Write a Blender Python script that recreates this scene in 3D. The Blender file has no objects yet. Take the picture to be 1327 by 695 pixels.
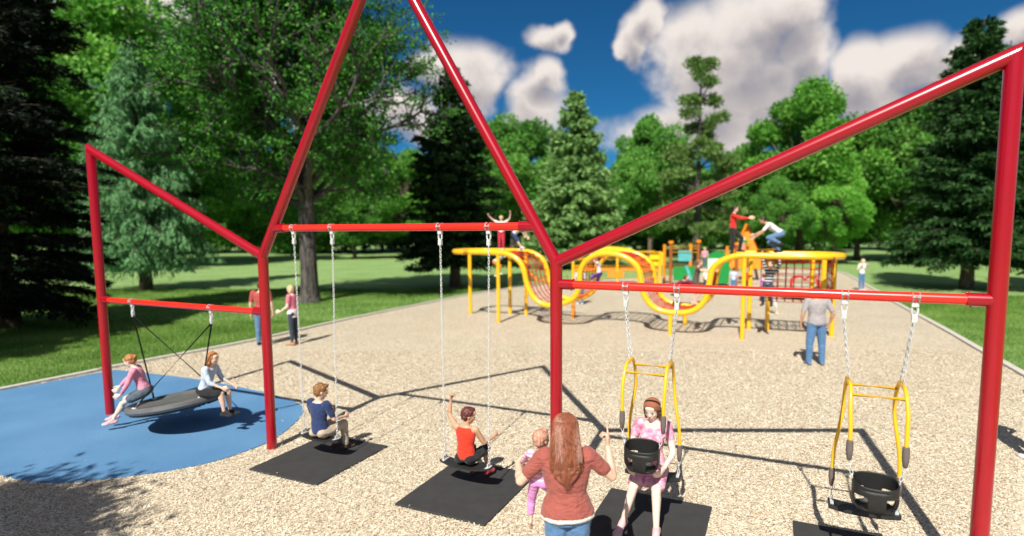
import bpy, math, random
import numpy as np
from mathutils import Vector, Matrix, noise
random.seed(7); RNG = np.random.default_rng(11)
PI = math.pi
sc = bpy.context.scene
col = sc.collection
V3 = Vector

# ------------------------------------------------------------------ camera
FPX, PITCH, ROLL, CX, CY, CAMH = 713.79, 0.0916, 0.0021, 701.23, 367.63, 3.05
_F = V3((0, math.cos(PITCH), -math.sin(PITCH))); _U = V3((0, math.sin(PITCH), math.cos(PITCH))); _R = V3((1, 0, 0))
_c, _s = math.cos(ROLL), math.sin(ROLL)
cam_d = bpy.data.cameras.new('camera'); cam = bpy.data.objects.new('camera', cam_d); col.objects.link(cam)
cr = _R * _c - _U * _s; cu = _R * _s + _U * _c
M = Matrix((cr, cu, -_F)).transposed().to_4x4(); M.translation = V3((0, 0, CAMH))
cam.matrix_world = M
cam_d.sensor_width = 36; cam_d.sensor_fit = 'HORIZONTAL'; cam_d.lens = FPX / 1327 * 36
cam_d.shift_x = (663.5 - CX) / 1327; cam_d.shift_y = (CY - 347.5) / 1327
cam_d.clip_start = 0.05; cam_d.clip_end = 3000
cam_d.dof.use_dof = True; cam_d.dof.focus_distance = 5.6; cam_d.dof.aperture_fstop = 0.58
sc.camera = cam

def ray(px, py):
    a = (px - CX) / FPX; b = (CY - py) / FPX
    return _R * (a * _c + b * _s) + _U * (-a * _s + b * _c) + _F
def at(px, py, z=0.0):
    d = ray(px, py); k = (z - CAMH) / d.z
    return V3((0, 0, CAMH)) + d * k
def atY(px, py, Y):
    d = ray(px, py); return V3((0, 0, CAMH)) + d * (Y / d.y)
TH = -0.4063
SV = V3((math.cos(TH), math.sin(TH), 0)); TV = V3((-math.sin(TH), math.cos(TH), 0)); O0 = V3((-7.2613, 9.041, 0))
def W(s, t, z=0.0): return O0 + SV * s + TV * t + V3((0, 0, z))

# ------------------------------------------------------------------ materials
def newmat(name):
    m = bpy.data.materials.new(name); m.use_nodes = True
    nt = m.node_tree; b = nt.nodes['Principled BSDF']
    return m, nt, b
def node(nt, t, **k):
    n = nt.nodes.new(t)
    for a, v in k.items(): setattr(n, a, v)
    return n
def ramp(nt, fac, stops, interp='LINEAR'):
    r = node(nt, 'ShaderNodeValToRGB'); r.color_ramp.interpolation = interp
    e = r.color_ramp.elements
    while len(e) < len(stops): e.new(0.5)
    for i, (p, c) in enumerate(stops):
        e[i].position = p; e[i].color = (*c, 1)
    nt.links.new(fac, r.inputs[0]); return r.outputs[0]
def noise_tex(nt, scale, detail=4, vec=None, rough=0.5, dist=0.0):
    n = node(nt, 'ShaderNodeTexNoise'); n.inputs['Scale'].default_value = scale; n.inputs['Detail'].default_value = detail
    n.inputs['Roughness'].default_value = rough; n.inputs['Distortion'].default_value = dist
    if vec is not None: nt.links.new(vec, n.inputs['Vector'])
    return n.outputs['Fac']
def objco(nt): return node(nt, 'ShaderNodeTexCoord').outputs['Object']
def bump(nt, b, h, strength=0.3, dist=0.01):
    n = node(nt, 'ShaderNodeBump'); n.inputs['Strength'].default_value = strength; n.inputs['Distance'].default_value = dist
    nt.links.new(h, n.inputs['Height']); nt.links.new(n.outputs[0], b.inputs['Normal']); return n
def simple(name, c, rough=0.5, metal=0.0, coat=0.0, var=0.12, scale=6, bmp=0.0, bscale=60, sheen=0.0, sss=0.0):
    m, nt, b = newmat(name); v = objco(nt)
    f = noise_tex(nt, scale, 4, v)
    lo = tuple(x * (1 - var) for x in c); hi = tuple(min(1, x * (1 + var)) for x in c)
    nt.links.new(ramp(nt, f, [(0.3, lo), (0.7, hi)]), b.inputs['Base Color'])
    b.inputs['Roughness'].default_value = rough; b.inputs['Metallic'].default_value = metal
    b.inputs['Coat Weight'].default_value = coat; b.inputs['Coat Roughness'].default_value = 0.12
    if sheen: b.inputs['Sheen Weight'].default_value = sheen
    if sss: b.inputs['Subsurface Weight'].default_value = sss; b.inputs['Subsurface Scale'].default_value = 0.02
    if bmp: bump(nt, b, noise_tex(nt, bscale, 5, v), bmp, 0.01)
    return m
def cloth(name, c, wr=0.5, var=0.12, rough=0.9, wscale=9):
    m, nt, b = newmat(name); v = objco(nt)
    f = noise_tex(nt, 14, 5, v)
    nt.links.new(ramp(nt, f, [(0.25, tuple(x * (1 - var) for x in c)), (0.75, tuple(min(1, x * (1 + var)) for x in c))]), b.inputs['Base Color'])
    b.inputs['Roughness'].default_value = rough; b.inputs['Sheen Weight'].default_value = 0.15
    mp = node(nt, 'ShaderNodeMapping'); mp.inputs['Scale'].default_value = (1, 1, 2.2); mp.inputs['Rotation'].default_value = (0.5, 0.3, 0)
    nt.links.new(v, mp.inputs[0])
    bump(nt, b, noise_tex(nt, wscale, 3, mp.outputs[0], 0.55, 1.2), wr, 0.03)
    return m
def striped(name, c1, c2, freq, axis=2, wr=0.4, width=0.5):
    m, nt, b = newmat(name); v = objco(nt)
    sx = node(nt, 'ShaderNodeSeparateXYZ'); nt.links.new(v, sx.inputs[0])
    mu = node(nt, 'ShaderNodeMath', operation='MULTIPLY'); nt.links.new(sx.outputs[axis], mu.inputs[0]); mu.inputs[1].default_value = freq
    fr = node(nt, 'ShaderNodeMath', operation='FRACT'); nt.links.new(mu.outputs[0], fr.inputs[0])
    nt.links.new(ramp(nt, fr.outputs[0], [(0, c1), (width, c2)], 'CONSTANT'), b.inputs['Base Color'])
    b.inputs['Roughness'].default_value = 0.9
    bump(nt, b, noise_tex(nt, 9, 3, v, 0.5, 1.0), wr, 0.03); return m
def tintmat(name, stops, rough=0.6, transl=0.0, island=False):
    m, nt, b = newmat(name)
    a = node(nt, 'ShaderNodeAttribute', attribute_name='tint')
    c = ramp(nt, a.outputs['Fac'], stops)
    oi = node(nt, 'ShaderNodeObjectInfo'); hs = node(nt, 'ShaderNodeHueSaturation')
    mr = node(nt, 'ShaderNodeMapRange'); mr.inputs[3].default_value = 0.8; mr.inputs[4].default_value = 1.25
    nt.links.new(oi.outputs['Random'], mr.inputs[0]); nt.links.new(mr.outputs[0], hs.inputs['Value'])
    nt.links.new(c, hs.inputs['Color']); c = hs.outputs[0]
    nt.links.new(c, b.inputs['Base Color']); b.inputs['Roughness'].default_value = rough; b.inputs['Specular IOR Level'].default_value = .18
    if transl:
        t = node(nt, 'ShaderNodeBsdfTranslucent'); nt.links.new(c, t.inputs[0])
        mx = node(nt, 'ShaderNodeMixShader'); mx.inputs[0].default_value = transl
        nt.links.new(b.outputs[0], mx.inputs[1]); nt.links.new(t.outputs[0], mx.inputs[2])
        nt.links.new(mx.outputs[0], nt.nodes['Material Output'].inputs[0])
    return m

MT = {}
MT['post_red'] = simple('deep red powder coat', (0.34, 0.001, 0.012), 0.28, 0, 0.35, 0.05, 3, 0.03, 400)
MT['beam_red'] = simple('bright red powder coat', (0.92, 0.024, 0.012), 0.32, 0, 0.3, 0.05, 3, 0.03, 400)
MT['yellow'] = simple('yellow powder coat', (0.90, 0.50, 0.012), 0.33, 0, 0.4, 0.05, 3, 0.03, 300)
MT['orange'] = simple('orange plastic', (0.85, 0.28, 0.015), 0.45, 0, 0.2, 0.08)
MT['galv'] = simple('galvanized steel', (0.66, 0.68, 0.70), 0.45, 0.3, 0, 0.15, 30)
MT['black_rubber'] = simple('black rubber', (0.012, 0.013, 0.014), 0.5, 0, 0, 0.2, 20, 0.15, 200)
MT['dark_rubber'] = simple('charcoal rubber seat', (0.022, 0.022, 0.022), 0.55, 0, 0, 0.2, 20, 0.15, 200)
MT['mat'] = simple('charcoal rubber mat', (0.036, 0.036, 0.037), 0.9, 0, 0, 0.12, 8, 0.4, 300)
MT['disc_grey'] = simple('grey disc vinyl', (0.13, 0.13, 0.135), 0.45, 0, 0.1, 0.15, 5, 0.1, 60)
MT['disc_dark'] = simple('dark disc vinyl', (0.03, 0.03, 0.032), 0.4, 0, 0.1, 0.15, 5)
MT['rope'] = simple('black rope', (0.005, 0.005, 0.005), 0.9, 0, 0, 0.2, 40)
MT['net'] = simple('dark red net rope', (0.50, 0.016, 0.008), 0.8, 0, 0, 0.2, 40)
MT['grip'] = simple('grey rubber grip', (0.14, 0.115, 0.11), 0.7, 0, 0, 0.1, 10, 0.3, 90)
MT['green'] = simple('green panel plastic', (0.01, 0.26, 0.05), 0.4, 0, 0.2, 0.06)
MT['white'] = simple('white plastic', (0.8, 0.8, 0.78), 0.5)
MT['brown'] = simple('brown steel post', (0.32, 0.10, 0.025), 0.5)
MT['yel_panel'] = simple('yellow panel plastic', (0.85, 0.62, 0.02), 0.4)
MT['teal_panel'] = simple('teal panel plastic', (0.1, 0.42, 0.45), 0.4)
MT['red_panel'] = simple('red panel plastic', (0.6, 0.02, 0.02), 0.4)
MT['concrete'] = simple('pale concrete', (0.55, 0.52, 0.47), 0.85, 0, 0, 0.12, 12, 0.3, 80)
SK = dict(fair=(0.72, 0.47, 0.36), pale=(0.80, 0.62, 0.53), tan=(0.58, 0.33, 0.21))
for k, c in SK.items(): MT['skin_' + k] = simple('skin ' + k, c, 0.5, 0, 0, 0.06, 12, 0.05, 200, 0, 0.12)
MT['eye'] = simple('eye dark', (0.03, 0.02, 0.018), 0.15); MT['eyew'] = simple('eye white', (0.75, 0.74, 0.72), 0.2)
MT['lips'] = simple('lips', (0.52, 0.13, 0.13), 0.4)
def hairmat(name, c):
    m, nt, b = newmat(name); v = objco(nt)
    mp = node(nt, 'ShaderNodeMapping'); mp.inputs['Scale'].default_value = (55, 55, 5); nt.links.new(v, mp.inputs[0])
    f = noise_tex(nt, 1.0, 3, mp.outputs[0], 0.6, 0.4)
    nt.links.new(ramp(nt, f, [(0.3, tuple(x * 0.55 for x in c)), (0.5, c), (0.72, tuple(min(1, x * 1.5) for x in c))]), b.inputs['Base Color'])
    b.inputs['Roughness'].default_value = 0.42; bump(nt, b, f, 0.6, 0.01); return m
for k, c in dict(brown=(0.12, 0.05, 0.02), auburn=(0.25, 0.085, 0.045), ginger=(0.45, 0.18, 0.06), blond=(0.62, 0.45, 0.26), dark=(0.025, 0.014, 0.01),
                 sandy=(0.24, 0.115, 0.042), redbrown=(0.11, 0.025, 0.025), baby=(0.52, 0.27, 0.19)).items(): MT['hair_' + k] = hairmat('hair ' + k, c)

# ------------------------------------------------------------------ mesh helpers
def mesh_np(name, V, F=None, n=4, tint=None, smooth=False):
    """V (N,3) array; F (M,n) int array, or None for consecutive n-gons"""
    V = np.asarray(V, np.float32)
    if F is None: F = np.arange(len(V), dtype=np.int32).reshape(-1, n)
    F = np.asarray(F, np.int32); n = F.shape[1]
    me = bpy.data.meshes.new(name)
    me.vertices.add(len(V)); me.vertices.foreach_set('co', V.ravel())
    me.loops.add(F.size); me.loops.foreach_set('vertex_index', F.ravel())
    me.polygons.add(len(F)); me.polygons.foreach_set('loop_start', np.arange(0, F.size, n, dtype=np.int32))
    me.update(calc_edges=True)
    if tint is not None:
        a = me.attributes.new('tint', 'FLOAT', 'POINT'); a.data.foreach_set('value', np.asarray(tint, np.float32))
    if smooth: me.polygons.foreach_set('use_smooth', np.ones(len(F), bool))
    return me
class MB:
    def __init__(s): s.V = []; s.F = []
    def add(s, vf):
        V, F = vf; o = len(s.V); s.V.extend([tuple(v) for v in V]); s.F.extend([tuple(i + o for i in f) for f in F]); return s
    def box(s, c, size, ax=None, bev=0.0):
        c = V3(c); X, Y, Z = ax if ax else (V3((1, 0, 0)), V3((0, 1, 0)), V3((0, 0, 1)))
        hx, hy, hz = [q / 2 for q in size]
        P = [c + X * a * hx + Y * b * hy + Z * d * hz for d in (-1, 1) for a, b in ((-1, -1), (1, -1), (1, 1), (-1, 1))]
        s.add((P, [(3, 2, 1, 0), (4, 5, 6, 7), (0, 1, 5, 4), (1, 2, 6, 5), (2, 3, 7, 6), (3, 0, 4, 7)])); return s
    def tube(s, pts, r, n=10, closed=False, cap=True): s.add(tube(pts, r, n, closed, cap)); return s
    def mesh(s, name, smooth=True):
        me = bpy.data.meshes.new(name); me.from_pydata(s.V, [], s.F); me.validate(); me.update()
        if smooth:
            me.polygons.foreach_set('use_smooth', np.ones(len(me.polygons), bool))
            try: me.set_sharp_from_angle(angle=math.radians(40))
            except Exception: pass
        return me
    def build(s, name, mat, parent=None, smooth=True): return link(name, s.mesh(name, smooth), mat, parent)
def link(name, me, mat=None, parent=None, loc=None):
    o = bpy.data.objects.new(name, me); col.objects.link(o)
    if mat is not None and me is not None:
        me.materials.clear(); me.materials.append(mat if not isinstance(mat, str) else MT[mat])
    if parent is not None: o.parent = parent
    if loc is not None: o.location = loc
    return o
def tag(o, label=None, cat=None, group=None, kind=None):
    if label: o['label'] = label
    if cat: o['category'] = cat
    if group: o['group'] = group
    if kind: o['kind'] = kind
    return o
def thing(name, label, cat, loc=(0, 0, 0), rz=0.0, group=None):
    o = bpy.data.objects.new(name, None); col.objects.link(o); o.location = loc; o.rotation_euler = (0, 0, rz)
    o.empty_display_size = 0.1
    return tag(o, label, cat, group)
def kids(o): return [c for c in bpy.data.objects if c.parent == o]
def copy_tree(o, parent=None):
    c = o.copy(); col.objects.link(c); c.parent = parent
    for ch in kids(o): copy_tree(ch, c)
    return c
def perp(d):
    a = V3((0, 0, 1)) if abs(d.z) < 0.9 else V3((1, 0, 0))
    x = d.cross(a).normalized(); return x, x.cross(d).normalized()
def tube(pts, r, n=10, closed=False, cap=True):
    P = [V3(p) for p in pts]; N = len(P); R = r if hasattr(r, '__len__') else [r] * N
    V = []; F = []; px = None
    for i in range(N):
        if closed: d = (P[(i + 1) % N] - P[i - 1]).normalized()
        elif i == 0: d = (P[1] - P[0]).normalized()
        elif i == N - 1: d = (P[-1] - P[-2]).normalized()
        else: d = ((P[i + 1] - P[i]).normalized() + (P[i] - P[i - 1]).normalized()).normalized()
        if px is None: x, y = perp(d)
        else:
            x = (px - d * px.dot(d)).normalized(); y = d.cross(x)
        px = x; k = 1.0
        for j in range(n):
            a = 2 * PI * j / n; V.append(P[i] + (x * math.cos(a) + y * math.sin(a)) * R[i])
    m = N if closed else N - 1
    for i in range(m):
        for j in range(n):
            a = i * n + j; b = i * n + (j + 1) % n; c = ((i + 1) % N) * n + (j + 1) % n; e = ((i + 1) % N) * n + j
            F.append((a, b, c, e))
    if cap and not closed: F.append(tuple(range(n - 1, -1, -1))); F.append(tuple((N - 1) * n + j for j in range(n)))
    return V, F
def catmull(pts, sub=6, closed=False):
    P = [V3(p) for p in pts]; out = []; N = len(P)
    for i in range(N if closed else N - 1):
        p0 = P[i - 1] if (i or closed) else P[0] * 2 - P[1]; p1 = P[i]; p2 = P[(i + 1) % N]
        p3 = P[(i + 2) % N] if (i + 2 < N or closed) else P[-1] * 2 - P[-2]
        for k in range(sub):
            t = k / sub; t2 = t * t; t3 = t2 * t
            out.append(0.5 * ((2 * p1) + (p2 - p0) * t + (2 * p0 - 5 * p1 + 4 * p2 - p3) * t2 + (3 * p1 - p0 - 3 * p2 + p3) * t3))
    if not closed: out.append(P[-1])
    return out
def ell(c, X, Y, Z, n=14, m=9):
    c = V3(c); V = []; F = []
    for i in range(1, m):
        p = PI * i / m
        for j in range(n):
            a = 2 * PI * j / n
            V.append(c + X * (math.sin(p) * math.cos(a)) + Y * (math.sin(p) * math.sin(a)) + Z * math.cos(p))
    t = len(V); V.append(c + Z); V.append(c - Z)
    for i in range(m - 2):
        for j in range(n):
            F.append((i * n + j, i * n + n + j, i * n + n + (j + 1) % n, i * n + (j + 1) % n))
    for j in range(n):
        F.append((t, j, (j + 1) % n)); F.append((t + 1, (m - 2) * n + (j + 1) % n, (m - 2) * n + j))
    return V, F
def cone(a, b, ra, rb, n=12, flat=None):
    a, b = V3(a), V3(b); d = b - a; L = d.length
    d = d / L if L > 1e-6 else V3((0, 0, 1))
    x, y = perp(d); fx, fy = 1, 1
    if flat is not None:
        nv, k = flat; nv = (nv - d * nv.dot(d)).normalized(); y = nv; x = d.cross(y); fy = k
    V = []; F = []; rings = []
    for q in (-80, -50, -22): rings.append((a + d * ra * math.sin(math.radians(q)), ra * math.cos(math.radians(q))))
    rings.append((a, ra)); rings.append((b, rb))
    for q in (22, 50, 80): rings.append((b + d * rb * math.sin(math.radians(q)), rb * math.cos(math.radians(q))))
    for p, r in rings:
        for j in range(n):
            w = 2 * PI * j / n; V.append(p + x * math.cos(w) * r + y * math.sin(w) * r * fy)
    N = len(rings)
    for i in range(N - 1):
        for j in range(n): F.append((i * n + j, i * n + (j + 1) % n, i * n + n + (j + 1) % n, i * n + n + j))
    F.append(tuple(range(n - 1, -1, -1))); F.append(tuple((N - 1) * n + j for j in range(n)))
    return V, F
def loft(secs, n=22):
    """secs: (center, right, fwd, a, b)"""
    V = []; F = []
    for c, r, f, a, b in secs:
        for j in range(n):
            w = 2 * PI * j / n; V.append(V3(c) + r * math.cos(w) * a + f * math.sin(w) * b)
    N = len(secs)
    for i in range(N - 1):
        for j in range(n): F.append((i * n + j, i * n + (j + 1) % n, i * n + n + (j + 1) % n, i * n + n + j))
    F.append(tuple(range(n - 1, -1, -1))); F.append(tuple((N - 1) * n + j for j in range(n)))
    return V, F
def remesh(prims, voxel, smooth=4, rough=0.0, rscale=10.0):
    mb = MB()
    for p in prims: mb.add(p)
    me = bpy.data.meshes.new('tmp'); me.from_pydata(mb.V, [], mb.F); me.update()
    o = bpy.data.objects.new('tmp', me); col.objects.link(o)
    md = o.modifiers.new('r', 'REMESH'); md.mode = 'VOXEL'; md.voxel_size = voxel
    ms = o.modifiers.new('s', 'SMOOTH'); ms.iterations = smooth; ms.factor = 0.5
    dg = bpy.context.evaluated_depsgraph_get()
    out = bpy.data.meshes.new_from_object(o.evaluated_get(dg))
    bpy.data.objects.remove(o); bpy.data.meshes.remove(me)
    if rough:
        n = len(out.vertices); co = np.empty(n * 3, np.float32); out.vertices.foreach_get('co', co)
        no = np.empty(n * 3, np.float32); out.vertex_normals.foreach_get('vector', no)
        co = co.reshape(-1, 3); no = no.reshape(-1, 3)
        for i in range(n):
            co[i] += no[i] * rough * noise.fractal(V3(co[i]) * rscale, 1.0, 2.0, 3)
        out.vertices.foreach_set('co', co.ravel()); out.update()
    out.polygons.foreach_set('use_smooth', np.ones(len(out.polygons), bool))
    return out
def inpoly(P, poly):
    x, y = P[:, 0], P[:, 1]; ins = np.zeros(len(P), bool); n = len(poly)
    for i in range(n):
        x1, y1 = poly[i][0], poly[i][1]; x2, y2 = poly[(i + 1) % n][0], poly[(i + 1) % n][1]
        c = ((y1 > y) != (y2 > y)) & (x < (x2 - x1) * (y - y1) / (y2 - y1 + 1e-12) + x1)
        ins ^= c
    return ins

# ------------------------------------------------------------------ ground
def slab(name, poly, z0, z1, mat, kind='structure'):
    n = len(poly); V = [(p[0], p[1], z1) for p in poly] + [(p[0], p[1], z0) for p in poly]
    F = [tuple(range(n))] + [(i, n + i, n + (i + 1) % n, (i + 1) % n) for i in range(n)]
    me = bpy.data.meshes.new(name); me.from_pydata(V, [], F)
    a = sum(poly[i][0] * poly[(i + 1) % n][1] - poly[(i + 1) % n][0] * poly[i][1] for i in range(n))
    if a < 0: me.flip_normals()
    me.update(); o = link(name, me, mat)
    if kind: o['kind'] = kind
    return o
m, nt, b = newmat('mown lawn'); v = objco(nt)
f1 = noise_tex(nt, 0.35, 4, v); f2 = noise_tex(nt, 40, 4, v, 0.7); f3 = noise_tex(nt, 3.0, 4, v, 0.6)
mx = node(nt, 'ShaderNodeMath', operation='MULTIPLY_ADD'); nt.links.new(f2, mx.inputs[0]); mx.inputs[1].default_value = 0.45
m2 = node(nt, 'ShaderNodeMath', operation='MULTIPLY_ADD'); nt.links.new(f3, m2.inputs[0]); m2.inputs[1].default_value = 0.35
m3 = node(nt, 'ShaderNodeMath', operation='MULTIPLY'); nt.links.new(f1, m3.inputs[0]); m3.inputs[1].default_value = 0.3
nt.links.new(m3.outputs[0], m2.inputs[2]); nt.links.new(m2.outputs[0], mx.inputs[2])
nt.links.new(ramp(nt, mx.outputs[0], [(0.33, (0.08, 0.18, 0.04)), (0.52, (0.20, 0.34, 0.10)), (0.72, (0.34, 0.48, 0.19))]), b.inputs['Base Color'])
b.inputs['Roughness'].default_value = 0.9; bump(nt, b, f2, 0.8, 0.04); MT['lawn'] = m
me = mesh_np('lawn', [(-900, -60, 0), (900, -60, 0), (900, 1500, 0), (-900, 1500, 0)])
link('lawn', me, 'lawn')['kind'] = 'structure'

LK = [at(*q) for q in ((0, 509), (148, 478.5), (332, 443), (440, 418), (531, 399), (590, 387), (640, 378), (700, 371), (780, 365), (870, 359), (960, 353), (1040, 348))]
RK = [at(*q) for q in ((1062, 349), (1090, 354), (1125, 373), (1159, 394), (1218, 427), (1270, 458), (1327, 491))]
dL = (LK[0] - LK[2]).normalized(); dR = (RK[-1] - RK[-3]).normalized()
LK = [LK[0] + dL * 16] + LK; RK = RK + [RK[-1] + dR * 14]
LKs = catmull(LK, 4); RKs = catmull(RK, 4)
wood = [(p.x, p.y) for p in LKs + RKs] + [(RKs[-1].x, -12), (LKs[0].x, -12)]
BL = [(149.5, 481), (195, 486), (254, 493.5), (317, 505), (362, 516), (388, 526), (393, 536), (380.6, 552), (353, 572.6), (317, 588), (272, 602), (217.5, 613), (149.5, 622), (90.6, 628), (59, 628), (27, 624.7), (-5, 617), (-70, 600), (-160, 575), (-260, 560)]
blue = [at(*q) for q in BL]; blue = catmull(blue, 4) + [at(0, 509) + dL * 6.2, at(0, 509)]
blue = [(p.x, p.y) for p in blue]
m, nt, b = newmat('wood chips'); v = objco(nt)
mp = node(nt, 'ShaderNodeMapping'); nt.links.new(v, mp.inputs[0]); mp.inputs['Scale'].default_value = (1, 1, 1)
dn = node(nt, 'ShaderNodeTexNoise'); dn.inputs['Scale'].default_value = 14; nt.links.new(v, dn.inputs['Vector'])
vm = node(nt, 'ShaderNodeVectorMath', operation='SCALE'); nt.links.new(dn.outputs['Color'], vm.inputs[0]); vm.inputs['Scale'].default_value = 0.10
va = node(nt, 'ShaderNodeVectorMath', operation='ADD'); nt.links.new(v, va.inputs[0]); nt.links.new(vm.outputs[0], va.inputs[1])
def vor(scale, rot, strch):
    mp = node(nt, 'ShaderNodeMapping'); nt.links.new(va.outputs[0], mp.inputs[0]); mp.inputs['Rotation'].default_value = (0, 0, rot); mp.inputs['Scale'].default_value = strch
    vo = node(nt, 'ShaderNodeTexVoronoi'); vo.inputs['Scale'].default_value = scale; nt.links.new(mp.outputs[0], vo.inputs['Vector']); return vo
v1 = vor(50, 0.5, (1, 2.4, 1)); v2 = vor(44, 2.1, (1, 2.6, 1))
sel = node(nt, 'ShaderNodeMath', operation='GREATER_THAN'); nt.links.new(noise_tex(nt, 22, 2, v), sel.inputs[0]); sel.inputs[1].default_value = 0.5
mixc = node(nt, 'ShaderNodeMix', data_type='RGBA'); nt.links.new(sel.outputs[0], mixc.inputs[0]); nt.links.new(v1.outputs['Color'], mixc.inputs[6]); nt.links.new(v2.outputs['Color'], mixc.inputs[7])
sp = node(nt, 'ShaderNodeSeparateColor'); nt.links.new(mixc.outputs[2], sp.inputs[0])
CH = [(0.0, (0.12, 0.07, 0.035)), (0.12, (0.34, 0.235, 0.135)), (0.30, (0.64, 0.525, 0.37)), (0.62, (0.81, 0.71, 0.535)), (1.0, (0.95, 0.90, 0.77))]
cc = ramp(nt, sp.outputs[0], CH)
big = noise_tex(nt, 0.6, 4, v); hs = node(nt, 'ShaderNodeHueSaturation'); mr = node(nt, 'ShaderNodeMapRange'); mr.inputs[3].default_value = 0.88; mr.inputs[4].default_value = 1.1
nt.links.new(big, mr.inputs[0]); nt.links.new(mr.outputs[0], hs.inputs['Value']); nt.links.new(cc, hs.inputs['Color'])
nt.links.new(hs.outputs[0], b.inputs['Base Color']); b.inputs['Roughness'].default_value = 0.9
bump(nt, b, sp.outputs[1], 0.9, 0.02); MT['chips'] = m
slab('wood_chip_ground', wood, -0.05, 0.02, 'chips')
m, nt, b = newmat('blue rubber'); v = objco(nt)
f = noise_tex(nt, 90, 3, v, 0.8); f0 = noise_tex(nt, 0.8, 3, v)
ad = node(nt, 'ShaderNodeMath', operation='MULTIPLY_ADD'); nt.links.new(f0, ad.inputs[0]); ad.inputs[1].default_value = 0.2; nt.links.new(f, ad.inputs[2])
nt.links.new(ramp(nt, ad.outputs[0], [(0.36, (0.022, 0.095, 0.24)), (0.56, (0.066, 0.20, 0.40)), (0.8, (0.19, 0.37, 0.58))]), b.inputs['Base Color'])
b.inputs['Roughness'].default_value = 0.85; bump(nt, b, f, 0.6, 0.01); MT['blue'] = m
slab('blue_rubber_ground', blue, -0.04, 0.034, 'blue')
GZ = 0.02

def strip(name, pts, w0, w1, z0, z1, mat):
    mb = MB(); N = len(pts); V = []
    for i, p in enumerate(pts):
        d = (pts[min(i + 1, N - 1)] - pts[max(i - 1, 0)]); d.z = 0; d.normalize(); nn = V3((-d.y, d.x, 0))
        for w, z in ((w0, z0), (w0, z1), (w1, z1), (w1, z0)): V.append((p.x + nn.x * w, p.y + nn.y * w, z))
    F = []
    for i in range(N - 1):
        for j in range(4): F.append((i * 4 + j, i * 4 + (j + 1) % 4, i * 4 + 4 + (j + 1) % 4, i * 4 + 4 + j))
    F += [(3, 2, 1, 0), tuple((N - 1) * 4 + j for j in range(4))]
    mb.V = V; mb.F = F; return mb.build(name, mat, None, False)
k = strip('kerb', LKs, 0.0, 0.14, -0.05, 0.075, 'concrete'); k['kind'] = 'structure'
k = strip('kerb', RKs, 0.0, 0.16, -0.05, 0.075, 'concrete'); k['kind'] = 'structure'

# mats
MATS = [(4.09, -.648, 1.15), (6.40, -.66, 1.15), (8.52, -.664, 1.15), (10.48, -.634, 1.15)]
matpoly = []
ml = ['dark rubber mat under the belt swing of the boy in navy', 'dark rubber mat under the belt swing of the boy in red',
      'dark rubber mat under the yellow swing with the woman in pink', 'dark rubber mat under the empty yellow swing, cut by the picture edge']
for (s, t, w), lb in zip(MATS, ml):
    P = [W(s, t), W(s + w, t), W(s + w, t + 1.322), W(s, t + 1.322)]
    o = slab('rubber_mat', [(p.x, p.y) for p in P], 0.0, 0.045, 'mat', None); tag(o, lb, 'mat', 'rubber mats under the swings')
    bv = o.modifiers.new('b', 'BEVEL'); bv.width = 0.008; bv.segments = 2
    matpoly.append([(p.x, p.y) for p in P])

# loose chips
def sample_view(n, y0, y1, left=-1.02, right=0.90, power=1.0):
    y = np.sqrt(RNG.uniform(y0 * y0, y1 * y1, n)); x = y * RNG.uniform(left, right, n); return np.stack([x, y], 1)
P = np.concatenate([sample_view(95000, 3.4, 7.5), sample_view(110000, 7.5, 14)])
onblue = inpoly(P, blue); onmat = np.zeros(len(P), bool)
for q in matpoly: onmat |= inpoly(P, q)
stray = RNG.random(len(P)) < np.where(onmat, .0012, .0004); ok = inpoly(P, wood) & (~(onblue | onmat) | stray)
zb = np.where(onmat, .046, np.where(onblue, .036, GZ))[ok]
P = P[ok]; n = len(P)
a = RNG.uniform(0, PI, n); L = RNG.uniform(.012, .034, n) * (1 + .3 * (P[:, 1] > 7.5)); Wd = RNG.uniform(.005, .012, n) * (1 + .4 * (P[:, 1] > 7.5)); tl = RNG.normal(0, .28, n); rl = RNG.normal(0, .35, n)
d = np.stack([np.cos(a) * np.cos(tl), np.sin(a) * np.cos(tl), np.sin(tl)], 1)
sd = np.stack([-np.sin(a) * np.cos(rl), np.cos(a) * np.cos(rl), np.sin(rl)], 1)
C = np.stack([P[:, 0], P[:, 1], zb + .003 + np.abs(d[:, 2]) * L / 2 + RNG.uniform(0, .006, n)], 1)
V = np.stack([C - d * L[:, None] / 2 - sd * Wd[:, None] / 2, C + d * L[:, None] / 2 - sd * Wd[:, None] * .3, C + d * L[:, None] / 2 + sd * Wd[:, None] * .35, C - d * L[:, None] / 2 + sd * Wd[:, None] / 2], 1).reshape(-1, 3)
MT['chip'] = tintmat('loose wood chip', CH, 0.8)
o = link('loose_wood_chips', mesh_np('loose_wood_chips', V, None, 4, np.repeat(RNG.uniform(0.03, 1, n) ** .8, 4)), 'chip')
tag(o, 'loose cream and brown wood chips covering the play area', 'wood chips', None, 'stuff')

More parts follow.
